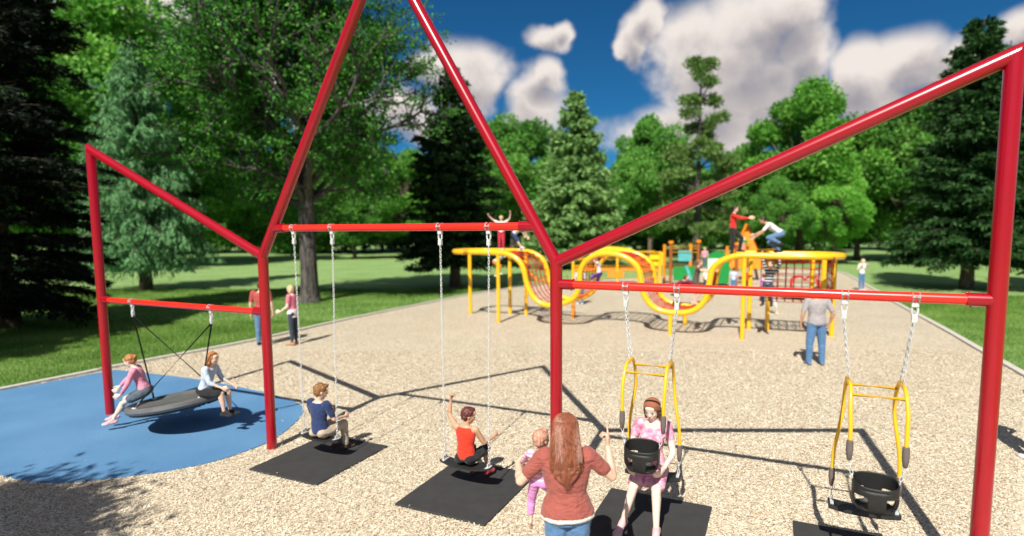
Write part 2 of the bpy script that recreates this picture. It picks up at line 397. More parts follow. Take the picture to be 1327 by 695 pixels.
# grass blades
MT['blade'] = tintmat('grass blade', [(0, (0.06, 0.16, 0.02)), (0.5, (0.15, 0.29, 0.05)), (1, (0.32, 0.45, 0.13))], 0.6, 0.3)
P = np.concatenate([sample_view(190000, 10, 19, -1.05, -0.2), sample_view(120000, 19, 30, -1.05, -0.1), sample_view(110000, 11, 26, 0.5, 0.92)])
edge = LKs + RKs
ok = ~inpoly(P, wood) & ~inpoly(P, blue)
for kk, sgn in ((LKs, 1), (RKs, 1)):
    for i in range(len(kk) - 1):
        A, B = np.array(kk[i][:2]), np.array(kk[i + 1][:2]); ab = B - A
        tt = np.clip(((P - A) @ ab) / (ab @ ab + 1e-9), 0, 1); dd = np.linalg.norm(P - A - tt[:, None] * ab, axis=1); ok &= dd > .15
P = P[ok]; n = len(P); a = RNG.uniform(0, 2 * PI, n); far = np.clip(P[:, 1] / 18, .7, 1.6)
h = RNG.uniform(.03, .085, n) * (.8 + .3 * far); w = .006 * far * RNG.uniform(.8, 1.6, n)
base = np.stack([P[:, 0], P[:, 1], np.zeros(n)], 1); sd = np.stack([np.cos(a), np.sin(a), 0 * a], 1) * w[:, None]
tip = base + np.stack([RNG.normal(0, .02, n), RNG.normal(0, .02, n), h], 1)
V = np.stack([base - sd, base + sd, tip], 1).reshape(-1, 3)
patch = .5 + .25 * np.sin(P[:, 0] * 1.3 + 2 * np.sin(P[:, 1] * .7)) * np.sin(P[:, 1] * 1.9 + np.sin(P[:, 0]))
o = link('grass', mesh_np('grass', V, None, 3, np.repeat(np.clip(patch + RNG.normal(0, .25, n), 0, 1), 3)), 'blade')
tag(o, 'short green grass blades on the lawn beside the kerbs', 'grass', None, 'stuff')

# ------------------------------------------------------------------ swing frame
S2, S3, S4 = 3.7496, 8.0807, 11.856
B1, B2, B3, JZ, TZ, SA, ZA = 1.9697, 3.1205, 2.507, 2.74, 4.40, 5.9126, 6.406
frame = thing('swing_frame', 'tall red zigzag steel swing frame with four posts and three beams', 'swing frame', W(0, 0), TH)
def pipe(a, b, r, na=None, nb=None, n=28):
    """cylinder a->b with ends cut by planes (normals na, nb)"""
    a, b = V3(a), V3(b); d = (b - a).normalized(); x, y = perp(d); V = []
    for p, nn in ((a, na or d), (b, nb or d)):
        for j in range(n):
            w = 2 * PI * j / n; q = p + (x * math.cos(w) + y * math.sin(w)) * r
            k = (p - q).dot(nn) / d.dot(nn); V.append(q + d * k)
    F = [(j, (j + 1) % n, n + (j + 1) % n, n + j) for j in range(n)] + [tuple(range(n - 1, -1, -1)), tuple(range(n, 2 * n))]
    return V, F
PR = 0.066
p0b, p0t = V3((0, 0, -.1)), V3((0, 0, TZ)); j2 = V3((S2, 0, JZ)); ap = V3((SA, 0, ZA)); j3 = V3((S3, 0, JZ)); p4t = V3((S4, 0, TZ)); p4b = V3((S4, 0, -.1))
def mit(d1, d2): return (d1.normalized() + d2.normalized()).normalized()
nA = mit(p0t - p0b, j2 - p0t); nB = mit(j2 - V3((S2, 0, 0)), ap - j2); nC = mit(ap - j2, j3 - ap); nD = mit(j3 - ap, V3((S3, 0, 0)) - j3); nE = mit(p4t - j3, p4b - p4t)
for a, b_, na, nb in ((p0b, p0t, None, nA), (V3((S2, 0, -.1)), j2, None, nB), (V3((S3, 0, -.1)), j3, None, -nD), (p4b, p4t, None, -nE)):
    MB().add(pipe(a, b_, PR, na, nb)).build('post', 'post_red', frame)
dd = (j2 - p0t).normalized()
for a, b_, na, nb in ((p0t, j2 - dd * 0.01, nA, None), (j2, ap, nB, nC), (ap, j3, nC, nD), (j3 + (p4t - j3).normalized() * 0.01, p4t, None, nE)):
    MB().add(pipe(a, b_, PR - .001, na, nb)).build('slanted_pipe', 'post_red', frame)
BR = 0.044
def xat(z, A, B): return A.x + (B.x - A.x) * (z - A.z) / (B.z - A.z)
b2a, b2b = xat(B2, j2, ap), xat(B2, j3, ap)
BEAMS = [(0, S2, B1), (b2a, b2b, B2), (S3, S4, B3)]
for (xa, xb, z) in BEAMS:
    e = 0.05
    bm = MB().add(pipe((xa + e, 0, z), (xb - e, 0, z), BR)); ob = bm.build('beam', 'beam_red', frame)
    for q, sg in ((xa, 1), (xb, -1)):
        cb = MB().add(pipe((q + sg * .03, 0, z), (q + sg * .20, 0, z), BR + .012)); cb.add(ell((q + sg * .20, -.01, z + BR + .012), V3((.012, 0, 0)), V3((0, .012, 0)), V3((0, 0, .01)), 8, 5))
        cb.add(pipe((q + sg * .17, 0, z - BR - .02), (q + sg * .17, 0, z - BR), .009, n=8)).build('collar', 'post_red', frame)

# ------------------------------------------------------------------ chains and hangers
def chain_mb(mb, a, b, r=.0035, link_l=.042, wdt=.011):
    a, b = V3(a), V3(b); L = (b - a).length; N = max(2, int(L / (link_l * .78))); d = (b - a) / L; x, y = perp(d)
    for i in range(N):
        c = a + d * (L * (i + .5) / N); u = x if i % 2 else y; h = L / N * .5 + r * 1.3; pts = []
        for q in range(10):
            w = 2 * PI * q / 10; pts.append(c + d * math.cos(w) * h + u * math.sin(w) * wdt)
        mb.add(tube(pts, r, 5, True))
def hanger_mb(mb, x, z, br=BR, y=0):
    mb.tube([(x - .028, y, z), (x + .028, y, z)], br + .008, 20)      # band round the beam
    mb.box((x, y, z - br - .016), (.052, .035, .04))
    pts = [(x + math.sin(w) * .023, y, z - br - .065 + math.cos(w) * .045) for w in np.linspace(0, 2 * PI, 13)[:-1]]
    mb.tube(pts, .010, 8, True)
    mb.box((x, y, z - br - .135), (.042, .034, .06))
    return z - br - .15
SW = dict(rz=TH)
def belt_swing(s0, s1, zb, zs, sseat0, sseat1, label):
    c = (s0 + s1) / 2; t = thing('belt_swing', label, 'swing', W(c, 0), TH, 'belt swings under the middle beam')
    for s, e in ((s0, sseat0), (s1, sseat1)):
        h = MB(); zt = hanger_mb(h, s - c, zb); h.build('hanger', 'galv', t)
        ch = MB(); chain_mb(ch, (s - c, 0, zt + .01), (e - c, 0, zs + .05)); ch.build('chain', 'galv', t)
        ft = MB(); ft.box((e - c, 0, zs + .03), (.014, .075, .05)); ft.box((e - c, 0, zs + .006), (.05, .13, .012)); ft.build('bracket', 'galv', t)
    V = []; F = []; n = 24; w = (sseat1 - sseat0) / 2 + .035; hw = .085; ro = 8
    prof = [(-hw, .0), (-hw, .022), (-hw * .6, .016), (0, .012), (hw * .6, .016), (hw, .022), (hw, 0), (0, -.012)]
    cc0 = (sseat0 + sseat1) / 2 - c
    for i in range(n + 1):
        u = -1 + 2 * i / n; x = cc0 + u * w; z = zs - .045 * (1 - u * u); k = 1 - .25 * abs(u) ** 6
        for (py_, pz) in prof: V.append((x, py_ * k, z + pz))
    for i in range(n):
        for j in range(ro): F.append((i * ro + j, i * ro + (j + 1) % ro, i * ro + ro + (j + 1) % ro, i * ro + ro + j))
    F += [tuple(range(ro - 1, -1, -1)), tuple(n * ro + j for j in range(ro))]
    mb = MB(); mb.V = V; mb.F = F; mb.build('seat', 'dark_rubber', t)
    return t
SEATZ = .335
belt_swing(4.34, 5.0, B2, SEATZ, 4.38, 4.96, 'belt swing with a black seat on steel chains, carrying the boy in navy')
belt_swing(6.63, 7.27, B2, SEATZ, 6.64, 7.24, 'belt swing with a black seat on steel chains, carrying the boy in red')

# ------------------------------------------------------------------ tandem swings (yellow frame, bucket + flat seat)
def tandem_swing(s0, s1, label, d0=0.0):
    c = (s0 + s1) / 2; hw = (s1 - s0) / 2; t = thing('tandem_swing', label, 'swing', W(c, 0), TH, 'yellow tandem swings under the right beam')
    ZA_ = 1.755
    for sg in (-1, 1):
        h = MB(); x = sg * hw; zt = hanger_mb(h, x, B3); h.build('hanger', 'galv', t)
        xa = sg * .20
        ch = MB(); chain_mb(ch, (x, -.01, zt + .01), (xa, -.05, ZA_ + .03)); chain_mb(ch, (x, .01, zt + .01), (xa, .07, ZA_ + .03)); ch.build('chain', 'galv', t)
        fr = [(sg * .20, -.30, 1.30), (sg * .20, -.30, 1.42), (sg * .205, -.27, 1.58), (sg * .20, -.17, 1.74), (sg * .20, -.03, ZA_), (sg * .20, .10, 1.75),
              (sg * .20, .22, 1.60), (sg * .205, .26, 1.42), (sg * .232, .24, 1.22), (sg * .262, .25, 1.02), (sg * .27, .26, .82)]
        MB().tube(catmull(fr, 6), .0165, 12).build('side_tube', 'yellow', t)
        g = MB(); g.add(loft([(V3((sg * .20, -.30, z)), V3((1, 0, 0)), V3((0, 1, 0)), a, a) for z, a in ((1.315, .018), (1.31, .026), (1.26, .028), (1.22, .028), (1.15, .018), (1.14, .008))], 12))
        g.build('grip', 'grip', t)
        g = MB(); g.add(loft([(V3((sg * .27, .26, z)), V3((1, 0, 0)), V3((0, 1, 0)), a, a) for z, a in ((.84, .018), (.835, .025), (.78, .027), (.74, .027), (.67, .017), (.66, .008))], 12))
        g.build('grip', 'grip', t)
        l = MB(); chain_mb(l, (sg * .20, -.30, 1.15), (sg * .165, -.30, .98), .004, .045, .011); l.build('chain', 'galv', t)
        l = MB(); chain_mb(l, (sg * .27, .26, .67), (sg * .265, .26, .53), .004, .045, .011); l.box((sg * .262, .26, .505), (.03, .09, .04)); l.build('chain', 'galv', t)
    MB().tube([(-.205, -.215, 1.685), (.205, -.215, 1.685)], .0155, 12).build('crossbar', 'yellow', t)
    MB().tube([(-.20, .16, 1.68), (.20, .16, 1.68)], .0155, 12).build('crossbar', 'yellow', t)
    fs = MB(); n = 16; V = []; prof = [(-.09, 0), (-.085, .03), (0, .026), (.085, .03), (.09, 0), (.06, -.018), (-.06, -.018)]; ro = len(prof)
    for i in range(n + 1):
        u = -1 + 2 * i / n; z = .48 - .025 * (1 - u * u)
        for a, b_ in prof: V.append((u * .29, .26 + a * (1 - .1 * abs(u) ** 6), z + b_))
    F = [(i * ro + j, i * ro + (j + 1) % ro, i * ro + ro + (j + 1) % ro, i * ro + ro + j) for i in range(n) for j in range(ro)] + [tuple(range(ro - 1, -1, -1)), tuple(n * ro + j for j in range(ro))]
    fs.V = V; fs.F = F; fs.build('flat_seat', 'black_rubber', t)
    # bucket: shell grid with leg holes, thickened
    nu, nv = 56, 14; V = []; F = []; cy = -.30
    for j in range(nv + 1):
        q = j / nv; z = 1.0 - .25 * q
        k = 1.0 if q < .55 else math.sqrt(max(0, 1 - ((q - .55) / .62) ** 2.2))
        for i in range(nu):
            w = 2 * PI * i / nu; cxx = math.cos(w); sy = math.sin(w)
            x = .165 * math.copysign(abs(cxx) ** .8, cxx) * k; y = .125 * math.copysign(abs(sy) ** .8, sy) * k
            V.append((x, cy + y, z + (.025 * sy if q < .2 else 0)))
    for j in range(nv):
        for i in range(nu):
            w = (i + .5) / nu * 2 * PI; q = (j + .5) / nv
            front = math.sin(w) < 0; ang = abs(abs(math.cos(w)))
            hole = False
            if .42 < q < .88 and .30 < ang < .96: hole = True
            if .44 < q and not front and False: hole = True
            if hole: continue
            F.append((j * nu + i, j * nu + (i + 1) % nu, (j + 1) * nu + (i + 1) % nu, (j + 1) * nu + i))
    F.append(tuple(nv * nu + i for i in range(nu)))
    me = bpy.data.meshes.new('bucket_seat'); me.from_pydata(V, [], F); me.update()
    ob = link('bucket_seat', me, 'black_rubber', t); so = ob.modifiers.new('t', 'SOLIDIFY'); so.thickness = .014; so.offset = 0
    sb = ob.modifiers.new('s', 'SUBSURF'); sb.levels = 1; sb.render_levels = 1
    me.polygons.foreach_set('use_smooth', np.ones(len(me.polygons), bool))
    return t
tandem_swing(8.84, 9.35, 'yellow framed tandem swing with black bucket and flat seat, carrying the woman in pink')
tandem_swing(10.79, 11.31, 'empty yellow framed tandem swing with black bucket and flat seat beside the right post')

# ------------------------------------------------------------------ disc swing
DC = V3((1.75, 0.0, .45)); DR = .67
disc = thing('disc_swing', 'round grey disc swing on black ropes above the blue surface', 'swing', W(DC.x, 0, 0), TH)
tilt = Matrix.Rotation(math.radians(-8), 3, 'Y') @ Matrix.Rotation(math.radians(0), 3, 'X')
def dl(x, y, z): return tilt @ V3((x, y, z)) + V3((0, 0, DC.z))
V = []; prof = [(0, .035), (.30, .03), (.50, .035), (.60, .045), (.66, .065), (.70, .07), (.735, .05), (.745, .01), (.72, -.025), (.66, -.04), (.5, -.045), (0, -.05)]
n = 56
for r_, z_ in prof[1:-1]:
    for j in range(n): V.append(dl(r_ * math.cos(2 * PI * j / n) * DR / .745, r_ * math.sin(2 * PI * j / n) * DR / .745, z_))
V += [dl(0, 0, .035), dl(0, 0, -.05)]; K = len(prof) - 2; F = []
for i in range(K - 1):
    for j in range(n): F.append((i * n + j, i * n + n + j, i * n + n + (j + 1) % n, i * n + (j + 1) % n))
for j in range(n): F.append((K * n, j, (j + 1) % n)); F.append((K * n + 1, (K - 1) * n + (j + 1) % n, (K - 1) * n + j))
mb = MB(); mb.V = [tuple(v) for v in V]; mb.F = F; mb.build('disc', 'disc_grey', disc)
for a0, a1 in ((195, 235), (15, 50)):
    V = []; F = []; m_ = 10; pr = [(.745, .0), (.75, .03), (.725, .062), (.66, .072), (.58, .05), (.56, .045), (.58, .02)]
    for i in range(m_ + 1):
        w = math.radians(a0 + (a1 - a0) * i / m_)
        for r_, z_ in pr: V.append(dl((r_ * DR / .745 + .004) * math.cos(w), (r_ * DR / .745 + .004) * math.sin(w), z_ + .006))
    k_ = len(pr)
    for i in range(m_):
        for j in range(k_): F.append((i * k_ + j, i * k_ + (j + 1) % k_, i * k_ + k_ + (j + 1) % k_, i * k_ + k_ + j))
    F += [tuple(range(k_)), tuple(m_ * k_ + j for j in range(k_))]
    mb = MB(); mb.V = [tuple(v) for v in V]; mb.F = F; mb.build('end_pad', 'disc_dark', disc)
MB().tube([dl(.60 * math.cos(w), .60 * math.sin(w), -.045) for w in np.linspace(0, 2 * PI, 49)[:-1]], .022, 8, True).build('rim_tube', 'disc_dark', disc)
for hs_ in (.80, 2.64):
    x = hs_ - DC.x; sg = 1 if x > 0 else -1; h = MB(); zt = hanger_mb(h, x, B1); h.box((x, 0, zt - .02), (.03, .03, .05)); h.build('hanger', 'galv', disc)
    for ang in ((180, 78) if sg < 0 else (258, 0)):
        e = dl(math.cos(math.radians(ang)) * .56, math.sin(math.radians(ang)) * .56, .06)
        MB().tube([(x, 0, zt - .03), e], .0125, 8).build('rope', 'rope', disc)
        f_ = MB(); f_.tube([e + V3((0, 0, -.02)), e + (V3((x, 0, zt)) - e).normalized() * .12], .014, 8); f_.add(ell(e, V3((.04, 0, 0)), V3((0, .04, 0)), V3((0, 0, .016)), 10, 6)); f_.build('rope_fitting', 'galv', disc)

# ------------------------------------------------------------------ climber
CLS = [(.38, 11.0, 2.40), (.9, 11.0, 2.40), (1.68, 11, 2.38), (2.05, 11, 2.32), (2.39, 11, 2.12), (2.56, 11, 1.82), (2.64, 11, 1.46), (2.81, 11, 1.06), (3.08, 11, .80), (3.44, 11, .70), (3.9, 11, .78),
       (4.25, 11, .94), (4.43, 11, 1.18), (4.5, 11, 1.48), (4.52, 11, 1.83), (4.67, 11, 2.13), (4.98, 11, 2.34), (5.37, 11, 2.41), (5.81, 11, 2.36), (6.18, 11, 2.18), (6.39, 11, 1.93), (6.47, 11, 1.56),
       (6.53, 11, 1.26), (6.71, 11, .94), (7.02, 11, .74), (7.55, 11, .68), (8.0, 11, .77), (8.29, 11, 1.02), (8.41, 11, 1.35), (8.46, 11, 1.69), (8.54, 11, 2.03), (8.77, 11, 2.24), (9.12, 11, 2.38), (9.46, 11, 2.41), (10.1, 11, 2.40), (10.95, 11, 2.40)]
clim = thing('net_climber', 'long yellow tubular climber with looping rails and dark red rope nets', 'climber', W(0, 11), TH)
CW = 1.9
front = [V3((a, 0, z)) for a, _, z in CLS]; back = [V3((a, CW, z)) for a, _, z in CLS]
endR = [V3((11.0 + .9 * math.sin(w) * 1.0, CW / 2 - CW / 2 * math.cos(w), 2.40)) for w in np.linspace(.35, PI - .35, 7)]
endL = [V3((.38 - .9 * math.sin(w), CW / 2 + CW / 2 * math.cos(w), 2.40)) for w in np.linspace(.35, PI - .35, 7)]
loop = front + endR + back[::-1] + endL
path = catmull(loop, 4, True)
MB().tube(path, .09, 14, True).build('rail', 'yellow', clim)
fs_ = catmull(front, 4)
nb = MB(); acc = 0; lens = [0]
for i in range(1, len(fs_)): lens.append(lens[-1] + (fs_[i] - fs_[i - 1]).length)
def onpath(s):
    for i in range(1, len(lens)):
        if lens[i] >= s: k = (s - lens[i - 1]) / (lens[i] - lens[i - 1]); return fs_[i - 1].lerp(fs_[i], k)
    return fs_[-1]
Lt = lens[-1]; s_ = 1.0
while s_ < Lt - 2.0:
    p = onpath(s_); nb.tube([p, p + V3((0, CW, 0))], .019, 6); s_ += .25
for k_ in range(1, 6):
    off = V3((0, CW * k_ / 6, 0)); q = [onpath(s) + off for s in np.arange(1.0, Lt - 2.0, .12)]; nb.tube(q, .018, 6)
nb.build('rope_net', 'net', clim)
# slanted inner slide frame at the left end
MB().tube(catmull([(1.0, 1.75, 2.35), (1.5, 1.85, 1.95), (2.0, 1.95, 1.5), (2.3, 2.0, 1.32), (3.6, 2.0, 1.30)], 5), .05, 10).build('brace_rail', 'orange', clim)  # orange colour stands in for the shaded side of a yellow rail
nn = MB()
for x in np.arange(1.1, 3.5, .25):
    zt = 2.38 if x < 2.0 else max(1.35, 2.38 - (x - 2) * .6); zb_ = max(1.32, 2.35 - (x - 1) * .9); nn.tube([(x, 1.95, zt), (x, 1.95, zb_)], .011, 6)
for z in (1.5, 1.75, 2.0, 2.2): nn.tube([(1.05 + (2.35 - z) * 1.1, 1.95, z), (2.0 + (2.38 - z) * 1.6, 1.95, z)], .011, 6)
nn.build('rope_net', 'net', clim)
for (s, t, z, mt) in ((-.33, 12.4, 2.4, 'yellow'), (1.6, 11, 2.38, 'yellow'), (1.09, 12.9, 2.38, 'yellow'), (1.75, 12.9, 2.36, 'yellow'), (3.6, 12.9, .72, 'orange'), (7.36, 11, .68, 'yellow'), (7.5, 12.9, .68, 'yellow'),
                  (9.38, 11, 2.4, 'yellow'), (9.47, 12.9, 2.4, 'yellow'), (10.0, 12.9, 2.4, 'yellow'), (11.75, 12.5, 2.4, 'yellow'), (11.2, 12.85, 2.4, 'yellow'), (9.0, 12.4, 2.2, 'yellow')):
    if (s, t) == (9.0, 12.4): continue
    r_ = .062 if t == 11 else .066
    MB().add(pipe((s, t - 11, -.05), (s, t - 11, z), r_, n=16)).build('post', mt, clim)
pn = MB()
for yy, dx in ((CW, 0), (CW - .75, -.25)):
    x0, x1, z0, z1 = 10.05 + dx, 11.6 + dx, 1.02, 2.38
    for x in np.linspace(x0, x1, 8): pn.tube([(x, yy, z0), (x, yy, z1)], .021, 6)
    for z in np.linspace(z0, z1, 8): pn.tube([(x0, yy, z), (x1, yy, z)], .021, 6)
for z in np.linspace(10.0, 11.3, 6): pn.tube([(z, .02, 2.42), (z, CW, 2.42)], .012, 6)
for y_ in np.linspace(.1, CW, 6): pn.tube([(11.62, y_, 1.02), (11.62, y_, 2.38)], .018, 6)
for z in np.linspace(1.02, 2.38, 7): pn.tube([(11.62, .1, z), (11.62, CW, z)], .018, 6)
pn.build('rope_panel', 'net', clim)
MB().add(pipe((11.45, 1.0, -.05), (11.45, 1.0, 2.4), .07, n=16)).build('post', 'yellow', clim)

# ------------------------------------------------------------------ far play structures
def rounded(mb, pts2, y, th, cx=0, cz=0):
    n = len(pts2); V = [(cx + a, y - th / 2, cz + b) for a, b in pts2] + [(cx + a, y + th / 2, cz + b) for a, b in pts2]
    mb.add((V, [tuple(range(n)), tuple(range(2 * n - 1, n - 1, -1))] + [(i, n + i, n + (i + 1) % n, (i + 1) % n) for i in range(n)]))
ph = thing('play_tower', 'orange and green play tower with arched green panel behind the climber', 'play structure', (9.4, 31, 0))
for x, zz in ((-2.1, 2.45), (-.55, 2.5), (1.6, 2.35), (2.2, 2.3)):
    MB().add(pipe((x, 0, 0), (x, 0, zz), .09, n=14)).build('post', 'brown', ph)
    MB().add(pipe((x, -.02, zz), (x, -.02, zz + .14), .14, n=14)).build('post_cap', 'orange', ph)
    MB().add(pipe((x, 1.6, 0), (x, 1.6, zz - .1), .09, n=14)).build('post', 'orange', ph)
arch = [(-.72, 0.05), (.72, 0.05), (.72, 1.0)] + [(.72 * math.cos(w), 1.0 + .85 * math.sin(w)) for w in np.linspace(0, PI, 13)] + [(-.72, 1.0)]
mb = MB(); rounded(mb, arch, -.15, .06, .45, .15); mb.build('arch_panel', 'green', ph)
mb = MB(); mb.box((.25, -.20, 1.3), (.62, .03, .6)); mb.build('white_panel', 'white', ph)
mb = MB(); mb.box((-1.35, -.1, .75), (1.2, .05, .8)); mb.build('low_panel', 'green', ph)
mb = MB(); mb.box((-1.1, -.14, .75), (.16, .04, .95), (V3((1, 0, .35)).normalized(), V3((0, 1, 0)), V3((-.35, 0, 1)).normalized())); mb.build('panel_stripe', 'teal_panel', ph)
mb = MB(); mb.box((-1.3, .05, 1.75), (.75, .05, .6)); mb.build('window_panel', 'teal_panel', ph)
mb = MB(); mb.box((-.4, .8, 1.05), (3.4, 1.7, .1)); mb.build('deck', 'brown', ph)
mb = MB()
for z in (1.95, 2.15, 2.3): mb.tube([(-2.1, 0, z), (-.55, 0, z)], .03, 8)
mb.build('guard_rail', 'yellow', ph); mb = MB()
for z in (1.6, 1.9, 2.1): mb.tube([(1.6, 0, z), (4.0, .3, z)], .03, 8)
mb.build('guard_rail', 'yellow', ph)
mb = MB(); mb.box((1.9, -.05, 2.55), (.5, .3, .16)); mb.build('roof_cap', 'green', ph)
mb = MB(); mb.box((-2.9, .1, 1.6), (.75, .05, .75)); mb.build('side_panel', 'yel_panel', ph)
mb = MB(); mb.box((-3.7, .1, 1.5), (.7, .05, .5)); mb.build('side_panel', 'orange', ph)

rp = thing('rail_platform', 'low yellow rail platform with orange deck seen through the climber loop', 'play structure', (4.3, 31, 0))
for x in (-2.5, -1.2, 0, 1.2, 2.4):
    MB().add(pipe((x, 0, 0), (x, 0, 2.0), .07, n=12)).build('post', 'yellow', rp)
mb = MB()
for z in (.5, .85, 1.2, 1.55, 1.95): mb.tube([(-2.5, 0, z), (2.4, 0, z)], .045, 8)
for z in (.85, 1.55, 1.95): mb.tube([(-2.5, 1.5, z), (2.4, 1.5, z)], .045, 8)
mb.build('guard_rail', 'yellow', rp)
mb = MB(); mb.box((0, .8, 1.0), (4.9, 1.5, .12)); mb.build('deck', 'orange', rp)
mb = MB(); rounded(mb, [(1.4 * math.cos(w), .26 * math.sin(w)) for w in np.linspace(0, PI, 13)], .7, 1.4, -.4, 2.0); mb.build('tunnel_roof', 'yel_panel', rp)
MB().box((-.1, -.06, .72), (.9, .05, .35)).build('low_panel', 'orange', rp); MB().box((1.1, -.06, 1.4), (.4, .05, .3)).build('low_panel', 'orange', rp)

ow = thing('climbing_pyramid', 'tall orange triangular climbing frame behind the person in the red jacket', 'play structure', (13.0, 35, 0))
mb = MB(); A = (0, 0, 3.55)
for p in ((-1.7, -.4, 0), (1.5, -.6, 0), (1.3, 1.3, 0), (-1.4, 1.2, 0)): mb.tube([p, A], .1, 10)
mb.build('frame', 'orange', ow)
mb = MB(); mb.add(([(-1.35, -.3, .8), (1.2, -.45, .8), (.25, -.1, 3.1), (-.25, -.08, 3.1), (-1.35, -.22, .8), (1.2, -.37, .8), (.25, -.02, 3.1), (-.25, 0, 3.1)], [(0, 1, 2, 3), (7, 6, 5, 4), (0, 4, 5, 1), (1, 5, 6, 2), (2, 6, 7, 3), (3, 7, 4, 0)]))
mb.build('climbing_panel', 'orange', ow)

sp_ = thing('spinner', 'low yellow and red spinning seat seen through the rope panel', 'play equipment', at(1042, 388))
V = loft([(V3((0, 0, z)), V3((1, 0, 0)), V3((0, 1, 0)), a, a) for z, a in ((0, .25), (.12, .2), (.2, .9), (.32, 1.0), (.38, .9), (.42, .3))], 24); MB().add(V).build('dish', 'yel_panel', sp_)
mb = MB()
for k_ in range(4):
    w = k_ * PI / 2 + .4; mb.tube(catmull([(math.cos(w) * .8, math.sin(w) * .8, .38), (math.cos(w) * .75, math.sin(w) * .75, .9), (math.cos(w) * .3, math.sin(w) * .3, 1.05), (0, 0, .9)], 4), .04, 8)
mb.build('hand_rail', 'red_panel', sp_)

# ------------------------------------------------------------------ people
X3, Y3, Z3 = V3((1, 0, 0)), V3((0, 1, 0)), V3((0, 0, 1))
def nz(v): return V3(v).normalized()
class Fig:
    def __init__(s, h, head=.135, build=1.0, fem=False, lean=0.0, side=0.0, twist=0.0, face=(0, 1, 0), hup=(0, 0, 1), arms=None, legs=None, feet=None, P=None, vox=.012, legsplit=1.0, curl=(.35, .35)):
        s.h = h; s.b = build; s.fem = fem; s.vox = vox
        U = nz((math.sin(side), math.sin(lean) * math.cos(side), math.cos(lean) * math.cos(side)))
        R = nz(X3 - U * X3.dot(U)); Fc = U.cross(R)
        Rs = nz(R * math.cos(twist) + Fc * math.sin(twist)); Fs = U.cross(Rs)
        s.U, s.R, s.Fc, s.Rs, s.Fs = U, R, Fc, Rs, Fs
        legs = legs or [((-.03, 0, -1), (0, -.03, -1)), ((.03, 0, -1), (0, -.03, -1))]
        arms = arms or [((-.22, -.03, -1), (-.08, .12, -1), (-.0, .15, -1)), ((.22, -.03, -1), (.08, .12, -1), (0, .15, -1))]
        s.tl = .29 * h
        s.hip = []; s.knee = []; s.ank = []; s.toe = []
        P = V3(P) if P is not None else None; base = V3((0, 0, 0))
        for i, sg in enumerate((-1, 1)):
            hp = base + X3 * sg * .050 * h * legsplit - Z3 * .01 * h; kn = hp + nz(legs[i][0]) * .245 * h; an = kn + nz(legs[i][1]) * .235 * h
            fd = nz(feet[i]) if feet else nz((.12 * sg, 1, -.0)); s.hip.append(hp); s.knee.append(kn); s.ank.append(an); s.toe.append(an + fd * .095 * h - Z3 * .028 * h)
        if P is None:
            low = min(min((a.z - .040 * h) for a in s.ank), min(t.z - .013 * h for t in s.toe)); P = V3((0, 0, -low))
        s.P = P
        for L in (s.hip, s.knee, s.ank, s.toe):
            for i in (0, 1): L[i] = L[i] + P
        s.N = P + U * s.tl; sw = (.098 if fem else .108) * h * (build * .5 + .5)
        s.sh = [s.N + Rs * sg * sw - U * .012 * h for sg in (-1, 1)]
        s.el = []; s.wr = []; s.hd = []
        for i in (0, 1):
            e = s.sh[i] + nz(arms[i][0]) * .165 * h; w = e + nz(arms[i][1]) * .145 * h; s.el.append(e); s.wr.append(w); s.hd.append(nz(arms[i][2]))
        s.curl = curl
        s.fd = nz(face); s.hu = nz(V3(hup) - s.fd * V3(hup).dot(s.fd)); s.hr = s.fd.cross(s.hu); s.hh = head * h
        s.H = s.N + nz(U * .6 + s.hu * .4) * (.045 * h + s.hh * .42) + s.fd * .02 * h
    def tsec(s, off=0.0, t0=-.12, t1=1.08, flare=0.0):
        h, b = s.h, s.b; f = s.fem
        T = [(-.12, .070, .052), (0.0, .092 if f else .086, .064), (.12, .088 if f else .082, .062), (.38, .066 if f else .073, .050), (.62, .078 if f else .084, .058), (.84, .088 if f else .098, .058), (.97, .078 if f else .088, .048), (1.04, .045, .036), (1.10, .032, .030)]
        out = []
        def val(t):
            for i in range(len(T) - 1):
                if T[i][0] <= t <= T[i + 1][0]:
                    k = (t - T[i][0]) / (T[i + 1][0] - T[i][0]); return [T[i][j] + (T[i + 1][j] - T[i][j]) * k for j in (1, 2)]
            return T[0][1:] if t < T[0][0] else T[-1][1:]
        for t in np.linspace(t0, t1, 16):
            a, d = val(t); k = min(1, max(0, (t - .2) / .6)); r = nz(s.R.lerp(s.Rs, k)); fw = nz(s.Fc.lerp(s.Fs, k)); fl = flare * max(0, .4 - t)
            bb = b if t < .95 else 1
            out.append((s.P + s.U * s.tl * t, r, fw, a * h * bb + off + fl, d * h * bb + off + fl))
        return out
    def armp(s, i, off=0.0, frac=2.0, shoulder=True):
        h = s.h; b = .6 + .4 * s.b; pr = []
        if shoulder: pr.append(ell(s.sh[i] - s.Rs * (-1, 1)[i] * .012 * h, s.Rs * (.036 * h * b + off), s.Fs * (.036 * h * b + off), s.U * (.038 * h * b + off)))
        f1 = min(1, frac); e = s.sh[i].lerp(s.el[i], f1); pr.append(cone(s.sh[i], e, .031 * h * b + off, (.031 - .009 * f1) * h * b + off))
        if frac > 1:
            f2 = frac - 1; w = s.el[i].lerp(s.wr[i], f2); pr.append(cone(s.el[i], w, .0225 * h * b + off, (.0225 - .009 * f2) * h * b + off))
            if f2 > .5: pr.append(ell(s.el[i].lerp(s.wr[i], .28), X3 * (.023 * h * b + off), Y3 * (.023 * h * b + off), Z3 * (.023 * h * b + off)))
        return pr
